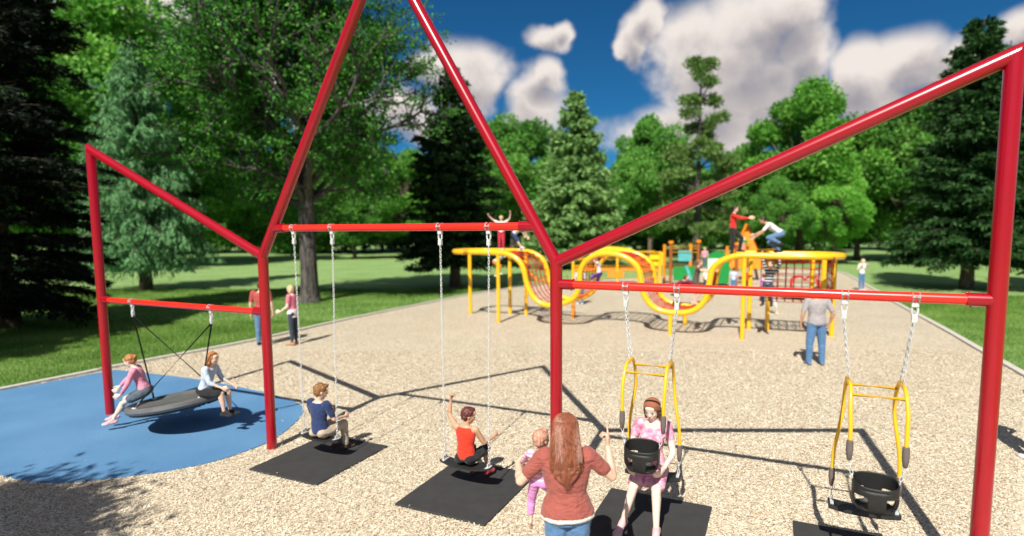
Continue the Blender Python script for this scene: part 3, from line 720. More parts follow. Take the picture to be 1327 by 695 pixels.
    def legp(s, i, off=0.0, frac=2.0, loose=0.0):
        h = s.h; b = .55 + .45 * s.b; pr = []
        f1 = min(1, frac); k = s.hip[i].lerp(s.knee[i], f1); pr.append(cone(s.hip[i], k, .053 * h * b + off, (.053 - .019 * f1) * h * b + off + loose * .5))
        if frac > 1:
            f2 = frac - 1; a = s.knee[i].lerp(s.ank[i], f2); pr.append(cone(s.knee[i], a, .033 * h * b + off + loose * .5, (.033 - .014 * f2) * h * b + off + loose))
            d = (s.ank[i] - s.knee[i]).normalized(); bk = nz(V3((0, -1, 0)) - d * V3((0, -1, 0)).dot(d))
            if f2 > .5: pr.append(cone(s.knee[i].lerp(s.ank[i], .2) + bk * .010 * h, s.knee[i].lerp(s.ank[i], .5) + bk * .008 * h, .032 * h * b + off, .026 * h * b + off))
        return pr
    def handp(s, i):
        k = .108 * s.h; d = s.hd[i]; sg = (-1, 1)[i]
        inn = V3((-sg, .15, 0)); n = nz(inn - d * inn.dot(d)) if abs(d.dot(nz(inn))) < .95 else nz(Y3 - d * Y3.dot(d))
        sd = d.cross(n)
        if sd.dot(s.Fs + Z3 * .7) < 0: sd = -sd           # thumb side forward / up
        w = s.wr[i]; pr = []; m = max(1.0, s.vox * 1.05 / (.052 * k))
        pr.append(loft([(w - d * .03 * k, sd, n, .13 * k, .10 * k), (w + d * .1 * k, sd, n, .17 * k, .11 * k), (w + d * .35 * k, sd, n, .24 * k, .12 * k), (w + d * .52 * k, sd, n, .23 * k, .09 * k), (w + d * .56 * k, sd, n, .18 * k, .05 * k)], 12))
        for q, (o, L) in enumerate(((.185, .38), (.065, .45), (-.06, .42), (-.18, .33))):
            if m > 1.6 and q in (1, 3) and False: continue
            c = s.curl[i] if not hasattr(s.curl[i], '__len__') else s.curl[i][q]
            b0 = w + d * .50 * k + sd * o * k * (1.15 if m > 1.2 else 1); d1 = d * math.cos(c) + n * math.sin(c) + sd * o * .5; d2 = d * math.cos(2 * c) + n * math.sin(2 * c) + sd * o * .3
            m1 = b0 + nz(d1) * L * .55 * k; e = m1 + nz(d2) * L * .5 * k; pr.append(cone(b0, m1, .055 * k * m, .050 * k * m, 8)); pr.append(cone(m1, e, .050 * k * m, .040 * k * m, 8))
        b0 = w + d * .14 * k + sd * .14 * k; m1 = b0 + nz(d * .7 + sd * .75 + n * .35) * .24 * k; e = m1 + nz(d * .95 + sd * .3 + n * .3) * .2 * k
        pr.append(cone(b0, m1, .075 * k * m, .06 * k * m, 8)); pr.append(cone(m1, e, .06 * k * m, .046 * k * m, 8)); return pr
    def headp(s):
        c, r, f, u, k = s.H, s.hr, s.fd, s.hu, s.hh
        E = lambda a, b, d, x, y, z: ell(c + r * a * k + f * b * k + u * d * k, r * x * k, f * y * k, u * z * k, 16, 11)
        pr = [E(0, -.04, .12, .345, .42, .37), E(0, .06, -.10, .285, .33, .36), E(0, .20, -.36, .15, .13, .12), E(0, .31, .10, .23, .09, .06), E(0, .31, .24, .24, .09, .14),
              E(.15, .25, -.08, .11, .10, .10), E(-.15, .25, -.08, .11, .10, .10), E(0, .335, -.23, .12, .06, .075), E(.345, -.03, -.03, .035, .075, .12), E(-.345, -.03, -.03, .035, .075, .12)]
        pr.append(cone(c + f * .36 * k + u * .06 * k, c + f * .43 * k - u * .09 * k, .028 * k, .055 * k, 8))
        pr.append(cone(s.N - s.U * .02 * s.h, c - u * .22 * k - f * .08 * k, .034 * s.h * (.7 + .3 * s.b), .20 * k, 14)); return pr
    def footp(s, i, off=0.0, sole=0.0):
        a = s.ank[i]; t = s.toe[i]; h = s.h; d = nz(t - a + Z3 * .028 * h); d0 = nz(V3((d.x, d.y, d.z)))
        leg = nz(s.knee[i] - a); up = nz(leg - d0 * leg.dot(d0)); heel = a - d0 * .028 * h - up * .018 * h; tt = a + d0 * .095 * h - up * .026 * h
        return [cone(heel, tt, .0205 * h + off, .015 * h + off, 12, (up, .95)), cone(a, a + d0 * .05 * h - up * .018 * h, .020 * h + off, .018 * h + off), cone(heel, a + leg * .01 * h, .018 * h + off, .018 * h + off),
                ell(a + d0 * .07 * h - up * .028 * h, d0 * (.042 * h + off), d0.cross(up) * (.026 * h + off), up * (.013 * h + off))]
    def body(s):
        pr = [loft(s.tsec(-.004))]
        for i in (0, 1): pr += s.armp(i) + s.legp(i, -.001) + s.handp(i) + s.footp(i)
        if s.fem and s.h > 1.4:
            for sg in (-1, 1): pr.append(ell(s.P + s.U * s.tl * .70 + s.Rs * sg * .038 * s.h + s.Fs * .042 * s.h, s.Rs * .034 * s.h, s.Fs * .032 * s.h, s.U * .034 * s.h))
        return pr + s.headp()
    # clothes
    def shirt(s, off=.008, hem=-.02, sleeve=.7, flare=0.0, top=1.0):
        pr = [loft(s.tsec(off + .003, hem, top, flare))]
        for i in (0, 1): pr += s.armp(i, off, sleeve) if sleeve > 0 else []
        if s.fem and s.h > 1.4:
            for sg in (-1, 1): pr.append(ell(s.P + s.U * s.tl * .70 + s.Rs * sg * .038 * s.h + s.Fs * .042 * s.h, s.Rs * (.034 * s.h + off), s.Fs * (.032 * s.h + off), s.U * (.034 * s.h + off)))
        return pr
    def pants(s, off=.008, waist=.14, frac=1.95, loose=.006):
        pr = [loft(s.tsec(off, -.12, waist))]
        for i in (0, 1):
            pr += s.legp(i, off, frac, loose)
            pr.append(ell(s.hip[i] - s.Fc * .018 * s.h + s.U * .004 * s.h, s.R * (.048 * s.h + off), s.Fc * (.048 * s.h + off), s.U * (.046 * s.h + off)))
        return pr
    def hair(s, style='short', n=1.0):
        c, r, f, u, k = s.H, s.hr, s.fd, s.hu, s.hh
        E = lambda a, b, d, x, y, z: ell(c + r * a * k + f * b * k + u * d * k, r * x * k, f * y * k, u * z * k, 16, 11)
        pr = [E(0, -.09, .175, .395, .425, .385), E(0, -.20, -.02, .35, .28, .30)]
        if style == 'short': pr += [E(.28, -.02, .22, .12, .25, .2), E(-.28, -.02, .22, .12, .25, .2), E(0, .18, .42, .24, .2, .1)]
        if style == 'bun': pr += [E(0, -.5, .2, .14, .13, .14), E(0, -.3, .1, .3, .2, .26)]
        if style in ('long', 'verylong', 'mid'):
            L = {'mid': .55, 'long': .95, 'verylong': 2.0}[style]; D = nz(-Z3 * .8 - s.U * .2); bk = -nz(V3((f.x, f.y, 0)))
            if style == 'verylong': bk = -s.Fs
            rr = nz(r - D * r.dot(D)); sec = []
            if style == 'verylong':
                h = s.h; ks = [(c + u * .25 * k - f * .16 * k, .36, .26), (c - f * .22 * k - u * .05 * k, .42, .26), (c.lerp(s.N, .62) - s.Fs * .062 * h, .44, .24), (s.N - s.Fs * .082 * h - s.U * .01 * h, .46, .19),
                               (s.P + s.U * s.tl * .82 - s.Fs * .090 * h, .42, .15), (s.P + s.U * s.tl * .70 - s.Fs * .088 * h, .30, .12), (s.P + s.U * s.tl * .63 - s.Fs * .080 * h, .12, .08), (s.P + s.U * s.tl * .58 - s.Fs * .074 * h, .03, .04)]
                pr.append(loft([(p, s.Rs, s.Fs, a_ * k, b_ * k) for p, a_, b_ in ks], 18)); return pr
            for t in np.linspace(0, 1, 9):
                w = (.40 + .06 * math.sin(t * PI)) * (1 - .45 * t ** 2.5); dd = .24 * (1 - .5 * t)
                sec.append((c + bk * (.20 + .05 * math.sin(t * 2.2)) * k + D * t * L * k + u * .1 * k, rr, D.cross(rr), w * k, dd * k))
            pr.append(loft(sec, 18))
            for sg in (-1, 1): pr.append(cone(c + r * sg * .33 * k + u * .1 * k - f * .02 * k, c + r * sg * .34 * k - u * .45 * k - f * .08 * k, .12 * k, .10 * k))
        return pr

def person(label, fig, pos, yaw, skin='fair', wear=(), hair=None, hstyle='short', shoes=None, facep=False, barefoot=False, extra=None, group=None, strands=False, cat='person'):
    """body is the top-level object, clothing and hair its children"""
    vx = fig.vox
    body = link('person', remesh(fig.body(), vx, 4), 'skin_' + skin, None, pos); body.rotation_euler = (0, 0, yaw)
    tag(body, label, cat, group)
    for nm, prims, mt in wear:
        link(nm, remesh(prims, vx, 3, .0065 if vx < .01 and nm not in ('leggings',) else 0, 13), mt, body)
    if shoes: 
        for i in (0, 1): link('shoe', remesh(fig.footp(i, .006), vx * .8, 2), shoes, body)
    if hair:
        hm = remesh(fig.hair(hstyle), vx * .9, 2, (.03 if fig.h < 1 else .055) * fig.hh, 9 / max(.15, fig.hh)); ho = link('hair', hm, 'hair_' + hair, body)
    c, r, f, u, k = fig.H, fig.hr, fig.fd, fig.hu, fig.hh
    if facep:
        for sg in (-1, 1):
            e = MB().add(ell(c + r * sg * .135 * k + f * .335 * k + u * .02 * k, r * .062 * k, f * .04 * k, u * .034 * k, 12, 8)).build('eye', 'eyew', body)
            MB().add(ell(c + r * sg * .135 * k + f * .362 * k + u * .02 * k, r * .03 * k, f * .02 * k, u * .032 * k, 10, 7)).build('iris', 'eye', e)
            MB().tube([c + r * (sg * .135 - .075) * k + f * .372 * k + u * .10 * k, c + r * sg * .135 * k + f * .392 * k + u * .122 * k, c + r * (sg * .135 + .075) * k + f * .372 * k + u * .10 * k], .011 * k, 6).build('eyebrow', 'hair_' + (hair or 'brown'), body)
        MB().add(ell(c + f * .395 * k - u * .225 * k, r * .085 * k, f * .022 * k, u * .026 * k, 12, 7)).build('lips', 'lips', body)
    return body
def strand_mesh(fig, n=260, seed=3):
    """hair locks combed from the parting down the back to a point"""
    rg = random.Random(seed); c, r, f, u, k, h = fig.H, fig.hr, fig.fd, fig.hu, fig.hh, fig.h; mb = MB()
    for _ in range(n):
        lat = rg.uniform(-1, 1); pts = []; lift = rg.uniform(.0, .035)
        for q in (.15, .35, .55, .78, 1.0):
            ang = q * PI * .52; aa = lat * PI * .52
            pts.append(c + u * (.175 * k + math.cos(ang) * (.39 + lift) * k) - f * .09 * k + (r * math.sin(aa) * .405 - f * math.cos(aa) * .44) * math.sin(ang) * (1 + lift) * k)
        zend = rg.uniform(.55, .97) if abs(lat) < .75 else rg.uniform(.75, 1.0); wob = rg.uniform(-.02, .02)
        for t in (.3, .55, .8, 1.0):
            zz = 1.12 + (zend - 1.12) * t; wid = .47 * k * min(1, max(.12, (zz - .52) / .34)); dep = (.100 + .012 * math.cos(lat * 1.5)) * h * (1 if zz < 1.05 else .85) * (1 - .2 * lat * lat)
            pts.append(fig.P + fig.U * fig.tl * zz + fig.Rs * (lat * wid + wob * math.sin(t * 5)) - fig.Fs * (dep + rg.uniform(-.004, .006)))
        cs = catmull(pts, 3); mb.add(tube(cs, [.0024 * (1 - (i / (len(cs) - 1)) ** 3 * .8) for i in range(len(cs))], 5))
    return mb

CL = {}
def C_(name, c, **k):
    CL[name] = cloth(name, c, **k); return CL[name]
C_('navy shirt', (0.016, 0.036, 0.13)); C_('khaki trousers', (0.50, 0.41, 0.32)); C_('red tank', (0.72, 0.035, 0.012)); C_('black shorts', (0.012, 0.012, 0.014))
C_('pink top', (0.78, 0.30, 0.42)); C_('denim', (0.10, 0.20, 0.36)); C_('pale blue shirt', (0.50, 0.58, 0.74)); C_('black cloth', (0.012, 0.012, 0.013)); C_('grey skirt', (0.09, 0.12, 0.16))
C_('rust shirt', (0.33, 0.085, 0.068), wr=.9, wscale=7); C_('white cloth', (0.75, 0.73, 0.70)); C_('jeans blue', (0.08, 0.19, 0.38)); C_('pink dress', (0.80, 0.22, 0.42)); C_('grey tee', (0.36, 0.33, 0.35))
C_('red tee', (0.42, 0.07, 0.06)); C_('magenta top', (0.76, 0.19, 0.31)); C_('dark jeans', (0.03, 0.045, 0.075)); C_('red jacket', (0.68, 0.02, 0.015)); C_('olive tunic', (0.085, 0.07, 0.055)); C_('maroon top', (0.22, 0.01, 0.05))
C_('teal trousers', (0.03, 0.16, 0.24)); C_('orange trousers', (0.75, 0.22, 0.04)); C_('light blue top', (0.35, 0.6, 0.68)); C_('crimson trousers', (0.55, 0.02, 0.05)); C_('purple trousers', (0.16, 0.06, 0.42)); C_('lilac', (0.70, 0.28, 0.62)); C_('white shoes', (0.75, 0.73, 0.72)); C_('pink shoes', (0.72, 0.42, 0.45)); C_('blue shoes', (0.12, 0.18, 0.30)); C_('brown shoes', (0.08, 0.04, 0.025)); C_('black shoes', (0.012, 0.011, 0.011)); C_('tan shoes', (0.42, 0.22, 0.14)); C_('red shoes', (0.4, 0.02, 0.03)); C_('hat brown', (0.28, 0.10, 0.05)); C_('pink socks', (0.8, 0.45, 0.55))
CL['stripes'] = striped('navy and white stripes', (0.02, 0.025, 0.07), (0.65, 0.66, 0.70), 12, 2, .3, .62)
CL['pinkstripes'] = striped('pink and lilac stripes', (0.78, 0.32, 0.55), (0.85, 0.62, 0.75), 28, 2, .3, .5)
CL['dotted dress'] = None
m, nt, b = newmat('pink patterned dress'); v = objco(nt)
vo = node(nt, 'ShaderNodeTexNoise'); vo.inputs['Scale'].default_value = 22; nt.links.new(v, vo.inputs['Vector'])
nt.links.new(ramp(nt, vo.outputs['Fac'], [(0.38, (0.58, 0.20, 0.34)), (0.5, (0.70, 0.32, 0.45)), (0.62, (0.76, 0.46, 0.56))]), b.inputs['Base Color']); b.inputs['Roughness'].default_value = .8
bump(nt, b, noise_tex(nt, 9, 3, v, .5, 1.0), .5, .03); CL['dotted dress'] = m

# --- boy in navy on belt swing
f = Fig(1.36, head=.152, lean=-.02, face=(.55, .80, -.25), arms=[((-.15, .35, -1), (.35, 1, .05), (.3, 1, 0)), ((.25, .3, -1), (.0, 1, -.1), (0, 1, -.1))],
        legs=[((-.12, 1, .02), (0, .12, -1)), ((.12, 1, .08), (0, .08, -1))], P=(0, -.01, .075), vox=.0085, curl=(.7, .7))
z0 = SEATZ
person('boy in navy T-shirt and khaki trousers sitting on a belt swing', f, W(4.67, 0, z0), TH, 'fair',
       [('shirt', f.shirt(.009, -.06, .75), CL['navy shirt']), ('trousers', f.pants(.008, .12, 1.9, .008), CL['khaki trousers'])], 'sandy', 'short', CL['brown shoes'], True)
f = Fig(1.24, head=.155, lean=.03, face=(.75, .65, -.15), arms=[((-.55, .35, .35), (.10, .05, 1), (0, .1, 1)), ((.35, .45, -1), (.25, 1, .15), (.2, 1, .3))],
        legs=[((-.1, 1, .0), (0, .10, -1)), ((.14, 1, .06), (0, .12, -1))], P=(0, 0, .08), vox=.0085, curl=(1.1, .9))
person('boy in red sleeveless shirt holding up the swing chain', f, W(6.93, 0, z0), TH, 'tan',
       [('shirt', f.shirt(.010, -.04, 0), CL['red tank']), ('shorts', f.pants(.010, .1, 1.0, .012), CL['black shorts']), ], 'redbrown', 'short', CL['red shoes'], True)
# --- girls on the disc
f = Fig(1.28, head=.15, fem=True, lean=.30, face=(.25, 1, -.35), arms=[((-.12, .35, -.9), (.1, .6, -.95), (0, .9, -.5)), ((.2, .75, -.8), (.0, .8, -.8), (0, .7, -.7))],
        legs=[((-.04, 1, -.50), (0, .55, -1)), ((.10, 1, -.42), (0, .62, -1))], feet=[(-.1, 1, -.1), (.1, 1, -.15)], P=(0, 0, .085), vox=.0085, curl=(.5, .5))
person('girl in pink top and denim skirt sitting on the near rim of the disc swing', f, W(1.18, -.12, .52), TH + PI / 2 + .75, 'pale',
       [('top', f.shirt(.008, -.02, 1.85), CL['pink top']), ('skirt', f.pants(.016, .12, .6, .01), CL['grey skirt'])], 'ginger', 'bun', CL['pink shoes'], True)
f = Fig(1.28, head=.15, fem=True, lean=.28, face=(.15, 1, -.15), arms=[((-.2, .35, -1), (.0, .9, -.55), (0, .9, -.4)), ((.2, .5, -1), (-.1, .9, -.4), (0, .9, -.4))],
        legs=[((-.05, 1, -.1), (0, .05, -1)), ((.08, 1, -.02), (0, .1, -1))], P=(0, 0, .085), vox=.0085, curl=(.6, .6))
person('girl with ginger hair and pale blue top on the right rim of the disc swing', f, W(2.32, .06, .60), TH - PI / 2 + .35, 'fair',
       [('top', f.shirt(.008, -.02, 1.3), CL['pale blue shirt']), ('shorts', f.pants(.011, .1, .9, .008), CL['black shorts'])], 'ginger', 'long', CL['black shoes'], True)
# --- mother and baby
f = Fig(1.61, head=.152, build=1.3, fem=True, lean=.07, side=-.03, face=(.06, 1, -.30), arms=[((-.72, .10, -.85), (-.15, .85, .20), (.65, .6, .1)), ((.80, .25, -.80), (-.12, .55, .95), (.0, .15, 1))], vox=.0062,
        curl=(.5, (.05, 1.2, 1.3, 1.3)))
MP = V3((.20, 4.10, GZ))
mo = person('woman in rust red T-shirt with long auburn hair raising one finger', f, MP, -.03, 'fair',
       [('shirt', f.shirt(.012, .025, .62, .02), CL['rust shirt']), ('undershirt', [loft(f.tsec(.021, -.045, .10))], CL['white cloth']), ('jeans', f.pants(.008, .06, 1.95, .008), CL['jeans blue'])], 'auburn', 'verylong', CL['white shoes'])
hd = strand_mesh(f, 700); me = hd.mesh('hair_strands'); hp = [c for c in kids(mo) if c.name.startswith('hair')][0]; link('hair_lock', me, 'hair_auburn', hp)
hood = MB().tube(catmull([f.P + f.U * f.tl * 1.0 + f.Rs * -.085 - f.Fs * .075, f.P + f.U * f.tl * .80 + f.Rs * -.075 - f.Fs * .135, f.P + f.U * f.tl * .66 - f.Fs * .15, f.P + f.U * f.tl * .80 + f.Rs * .075 - f.Fs * .135, f.P + f.U * f.tl * 1.0 + f.Rs * .085 - f.Fs * .075], 6), [.012 + .014 * math.sin(PI * i / 24) for i in range(25)], 10)
hood.build('hood', CL['rust shirt'], mo)
fb = Fig(.78, head=.205, lean=.12, face=(.5, .75, .1), arms=[((-.5, .6, -.55), (-.3, .6, -.7), (-.2, .5, -.8)), ((.3, 1, -.1), (.4, 1, .1), (.2, 1, 0))],
         legs=[((-.25, .30, -1), (-.02, -.05, -1)), ((.55, .6, -.8), (.2, .2, -1))], feet=[(-.1, .6, -.8), (.1, .8, -.5)], P=(0, 0, 0), vox=.0065, curl=(.8, .6))
person('baby in pink striped top and lilac leggings held by the woman in rust red', fb, MP + V3((-.215, .12, 1.06)), -.25, 'fair',
       [('top', fb.shirt(.007, -.02, 1.85), CL['pinkstripes']), ('leggings', fb.pants(.008, .1, 1.55, .002), CL['lilac'])], 'baby', 'short', None)
# --- woman in pink on the tandem swing
f = Fig(1.62, head=.132, build=.88, fem=True, lean=-.02, face=(.12, 1, -.32), arms=[((-.30, .30, -1), (.20, .85, -.35), (.3, .8, -.3)), ((.30, .30, -1), (-.15, .85, -.45), (-.3, .8, -.3))],
        legs=[((-.10, 1, -.12), (-.08, .30, -1)), ((.06, 1, -.12), (.24, .22, -1))], feet=[(-.1, 1, -.35), (.2, 1, -.35)], P=(0, .03, .085), vox=.0075, curl=(.6, .6))
ds = f.shirt(.007, 0.0, .45, 0, .93) + [cone(f.hip[i], f.hip[i].lerp(f.knee[i], .78), .056 * 1.62, .052 * 1.62) for i in (0, 1)] + [cone((f.hip[0] + f.hip[1]) / 2 + V3((0, 0, -.02)), (f.knee[0] + f.knee[1]) / 2 * .75 + (f.hip[0] + f.hip[1]) / 2 * .25, .07, .055), cone(f.hip[0] + V3((-.02, .1, -.02)), f.hip[0] + V3((-.07, .22, -.09)), .05, .02)]
pw = person('woman in pink patterned dress sitting on the yellow tandem swing', f, W(9.095, .24, .50), TH + PI, 'pale', [('dress', ds, CL['dotted dress'])], 'brown', 'mid', CL['pink shoes'], True)
c, r_, f_, u_, k_ = f.H, f.hr, f.fd, f.hu, f.hh
link('headband', remesh([ell(c + u_ * .24 * k_ - f_ * .08 * k_, r_ * .425 * k_, f_ * .455 * k_, u_ * .36 * k_)], .008, 3), CL['hat brown'], pw)
# --- standing adults
f = Fig(1.83, head=.128, build=1.2, lean=.03, face=(0, 1, -.6), arms=[((-.34, -.12, -1), (-.05, .32, -1), (.15, .4, -1)), ((.44, -.25, -1), (-.10, .42, -1), (-.3, .4, -.8))], legs=[((-.10, 0, -1), (-.02, -.05, -1)), ((.10, .04, -1), (.02, -.08, -1))], vox=.012)
person('man in grey T-shirt and blue jeans standing with his back turned', f, at(1056, 473, GZ), -.1, 'tan', [('shirt', f.shirt(.014, -.08, .8), CL['grey tee']), ('jeans', f.pants(.010, .1, 1.98, .016), CL['jeans blue'])], 'dark', 'short', CL['blue shoes'])
f = Fig(1.76, head=.128, build=1.1, face=(.2, -.2, 0) if False else (.3, 1, 0), vox=.012)
person('man in red T-shirt and jeans standing half hidden by a red post', f, at(341, 447, GZ), .2, 'fair', [('shirt', f.shirt(.012, -.06, .7), CL['red tee']), ('jeans', f.pants(.010, .1, 1.98, .012), CL['denim'])], 'brown', 'short', CL['black shoes'])
f = Fig(1.66, head=.128, build=.9, fem=True, face=(0, 1, -.1), arms=[((-.15, .1, -1), (-.05, .75, -.5), (0, .9, -.2)), ((.18, .05, -1), (.05, .25, -1), (0, .2, -1))], vox=.012)
person('blond woman in pink top and dark jeans gesturing to the man in red', f, at(381, 447, GZ), PI / 2 - .15, 'pale', [('top', f.shirt(.010, .0, .55), CL['magenta top']), ('tunic', [loft(f.tsec(.020, -.25, .22, .05))], CL['white cloth']), ('jeans', f.pants(.006, .1, 1.9, .0), CL['dark jeans'])], 'blond', 'mid', CL['tan shoes'])
f = Fig(1.68, head=.128, build=.9, fem=True, face=(-.2, 1, 0), arms=[((-.5, .1, -1), (.4, .5, .9), (.4, .3, 1)), ((.6, .1, -1), (-.5, .5, .9), (-.4, .3, 1))], vox=.016)
person('blond woman in white top and jeans standing on the far path at the lawn edge', f, at(1116, 377, GZ), PI + .2, 'pale', [('top', f.shirt(.012, -.02, .4), CL['white cloth']), ('jeans', f.pants(.008, .1, 1.9, .006), CL['jeans blue'])], 'blond', 'mid', CL['white shoes'])

# --- children on and around the climber; positions in climber coordinates (s along, t across, z)
def kid(label, s, t, z, yaw, h, top, low, hair, shoes='white shoes', skin='fair', sleeve=.6, lowf=1.9, hstyle='short', **k):
    k.setdefault('head', .15); f = Fig(h, vox=k.pop('vox', .014), **k)
    wear = [('shirt', f.shirt(.009, -.05, sleeve), CL[top]), ('trousers' if lowf > 1.2 else 'shorts', f.pants(.009, .1, lowf, .006), CL[low])]
    return person(label, f, W(s, t, z), TH + yaw, skin, wear, hair, hstyle, CL[shoes] if shoes else None)
kid('blond child in crimson trousers standing on the climber with arms raised', 1.42, 11.6, 2.46, PI * .1, 1.18, 'white cloth', 'crimson trousers', 'blond', arms=[((-1, .1, .55), (-.75, .1, .7), (-.6, 0, .8)), ((.7, .1, .55), (.2, .1, 1), (0, 0, 1))])
kid('child in navy shorts leaning sideways on top of the climber', 1.85, 11.7, 2.46, -PI / 2, 1.15, 'white cloth', 'navy shirt', 'sandy', lowf=1.05, lean=.9, face=(0, 1, .1), legs=[((-.1, .55, -1), (0, .25, -1)), ((.1, .75, -1), (0, .75, -1))], arms=[((-.3, .6, -.8), (0, .5, -1), (0, .4, -1)), ((.3, .8, -.6), (0, .6, -1), (0, .4, -1))])
kid('child in orange trousers climbing over the left rail of the climber', .98, 11.9, 1.5, -PI / 2 + .3, 1.1, 'light blue top', 'orange trousers', 'brown', lean=1.0, face=(0, 1, .3), legs=[((-.1, .5, -1), (0, -.4, -1)), ((.1, 1, -.6), (0, -.2, -1))], arms=[((-.3, 1, .1), (0, 1, .1), (0, 1, 0)), ((.3, 1, .1), (0, 1, .3), (0, 1, 0))])
kid('child in white top and purple shorts climbing inside the loop of the net', 4.85, 12.0, 1.15, PI / 2, 1.15, 'white cloth', 'purple trousers', 'dark', lowf=1.2, lean=.15, face=(0, 1, .4), arms=[((-.2, .7, .7), (0, .4, 1), (0, .3, 1)), ((.2, .9, .5), (0, .4, 1), (0, .3, 1))], legs=[((-.15, 1, -.5), (0, -.1, -1)), ((.15, .5, -1), (0, -.3, -1))])
kid('person in olive tunic climbing out of the net dip', 7.98, 11.55, .86, -PI / 2 + .1, 1.42, 'olive tunic', 'olive tunic', 'sandy', None, 'fair', .2, .75, lean=.18, face=(0, 1, .1), arms=[((-.2, .9, -.2), (0, 1, .15), (0, 1, 0)), ((.2, 1, -.3), (0, 1, .1), (0, 1, 0))], legs=[((-.1, .15, -1), (0, -.35, -1)), ((.1, .45, -1), (0, -.5, -1))])
kid('child in maroon top and teal trousers lying forward on the net', 7.2, 12.35, 1.05, -PI / 2, 1.2, 'maroon top', 'teal trousers', 'brown', 'black shoes', 'fair', 1.8, 1.3, lean=1.1, face=(0, 1, .3), arms=[((-.3, 1, .1), (0, .9, -.5), (0, 1, -.3)), ((.3, 1, .1), (0, .9, -.5), (0, 1, -.3))], legs=[((-.2, 1, -.5), (0, -1, -.4)), ((.2, 1, -.5), (0, -1, -.4))])
kid('person in red jacket and black trousers stepping up the climber rail', 9.0, 11.6, 2.38, -PI / 2, 1.45, 'red jacket', 'black cloth', 'dark', 'black shoes', 'fair', 1.85, 1.95, head=.135, lean=.05, face=(0, 1, 0), arms=[((-.2, .9, -.35), (0, 1, .05), (0, 1, 0)), ((.2, .9, -.45), (0, 1, .05), (0, 1, 0))], legs=[((-.05, .75, -.75), (0, -.15, -1)), ((.05, .05, -1), (0, -.05, -1))])
kid('man in white T-shirt and jeans crouching on top of the climber', 10.3, 12.0, 2.46, PI / 2 + .15, 1.6, 'white cloth', 'denim', 'dark', 'black shoes', 'tan', .8, 1.9, head=.135, lean=.95, face=(0, 1, -.35), arms=[((-.3, .8, -.9), (0, 1, -.45), (0, 1, -.5)), ((.3, .5, -1), (0, .9, -.6), (0, .8, -.6))], legs=[((-.2, .9, -.25), (0, -.95, -.45)), ((.2, .75, -.65), (0, -.8, -.6))])
kid('boy in navy and white striped top hanging from the climber rail', 10.0, 11.5, .95, PI * .9, 1.36, 'stripes', 'dark jeans', 'brown', 'black shoes', 'fair', 1.8, 1.9, side=-.18, face=(.5, 1, .1), arms=[((-.55, .1, 1), (.1, .1, 1), (.1, 0, 1)), ((.2, .3, 1), (.2, .1, 1), (0, 0, 1))], legs=[((-.2, .5, -1), (0, -.5, -1)), ((.1, .3, -1), (.15, -.6, -1))])
kid('child in red top and black trousers standing behind the climber', 8.9, 23.4, GZ, PI * .95, 1.32, 'red jacket', 'black cloth', 'dark')
kid('child in blue top standing behind the climber beside the orange post', 8.25, 23.4, GZ, 0, 1.3, 'pale blue shirt', 'jeans blue', 'brown')
kid('child in white top and dark shorts standing before the green arch', 7.0, 23.0, GZ, .6, 1.25, 'white cloth', 'dark jeans', 'dark', lowf=1.0)
kid('child in pink top standing on the deck of the play tower', 6.6, 25.4, 1.1, 0, 1.15, 'pink top', 'grey skirt', 'blond')
kid('child in white dress sitting on the orange climbing frame', 8.3, 28.3, 1.75, .5, 1.2, 'white cloth', 'pink top', 'ginger')
kid('adult in pale blue shirt and jeans walking beyond the left net loop', 2.6, 16.5, GZ, .4, 1.6, 'pale blue shirt', 'denim', 'brown', head=.13)
kid('child in white shorts crawling below the rope panel', 10.1, 16.6, GZ, .7, 1.1, 'grey tee', 'white cloth', 'brown', lowf=1.0, legs=[((-.2, .3, -1), (0, -.2, -1)), ((.3, -.2, -1), (0, -.3, -1))])
kid('child in lilac top standing behind the rope panel', 9.7, 20.6, GZ, .2, 1.2, 'lilac', 'jeans blue', 'brown')
# bystander whose shadow enters at the picture edge
f = Fig(1.72, head=.13, fem=True, arms=[((-.6, .1, -1), (.5, .2, -.7), (.3, .2, -.6)), ((.6, .1, -1), (-.5, .2, -.7), (-.3, .2, -.6))], vox=.016)
person('woman in white top and jeans standing just past the right picture edge', f, (6.62, 7.08, GZ), .3, 'fair', [('top', f.shirt(.012), CL['white cloth']), ('jeans', f.pants(), CL['jeans blue'])], 'brown', 'mid', CL['white shoes'])

# ------------------------------------------------------------------ trees
def sticks(A, B, ra, rb, n=5):
    A, B = np.asarray(A, float), np.asarray(B, float); d = B - A; L = np.linalg.norm(d, axis=1, keepdims=True) + 1e-9; d = d / L
    up = np.where(np.abs(d[:, 2:3]) < .9, np.array([[0, 0, 1.]]), np.array([[1., 0, 0]])); x = np.cross(d, up); x /= np.linalg.norm(x, axis=1, keepdims=True); y = np.cross(d, x)
    N = len(A); V = np.zeros((N, 2 * n, 3)); ra = np.asarray(ra)[:, None]; rb = np.asarray(rb)[:, None]
    for j in range(n):
        w = 2 * PI * j / n; o = x * math.cos(w) + y * math.sin(w); V[:, j] = A + o * ra; V[:, n + j] = B + o * rb
    f = np.array([(j, (j + 1) % n, n + (j + 1) % n, n + j) for j in range(n)]); F = (f[None] + (np.arange(N) * 2 * n)[:, None, None]).reshape(-1, 4)
    return V.reshape(-1, 3), F
def leaves(C, D, L, Wd, rng):
    n = len(C); rnd = rng.normal(size=(n, 3)); s = np.cross(D, rnd); s /= np.linalg.norm(s, axis=1, keepdims=True) + 1e-9
    L = L[:, None]; Wd = Wd[:, None]; nn = np.cross(D, s)
    return np.stack([C, C + D * L * .45 + s * Wd / 2 + nn * Wd * .15, C + D * L, C + D * L * .45 - s * Wd / 2 + nn * Wd * .15], 1).reshape(-1, 3)
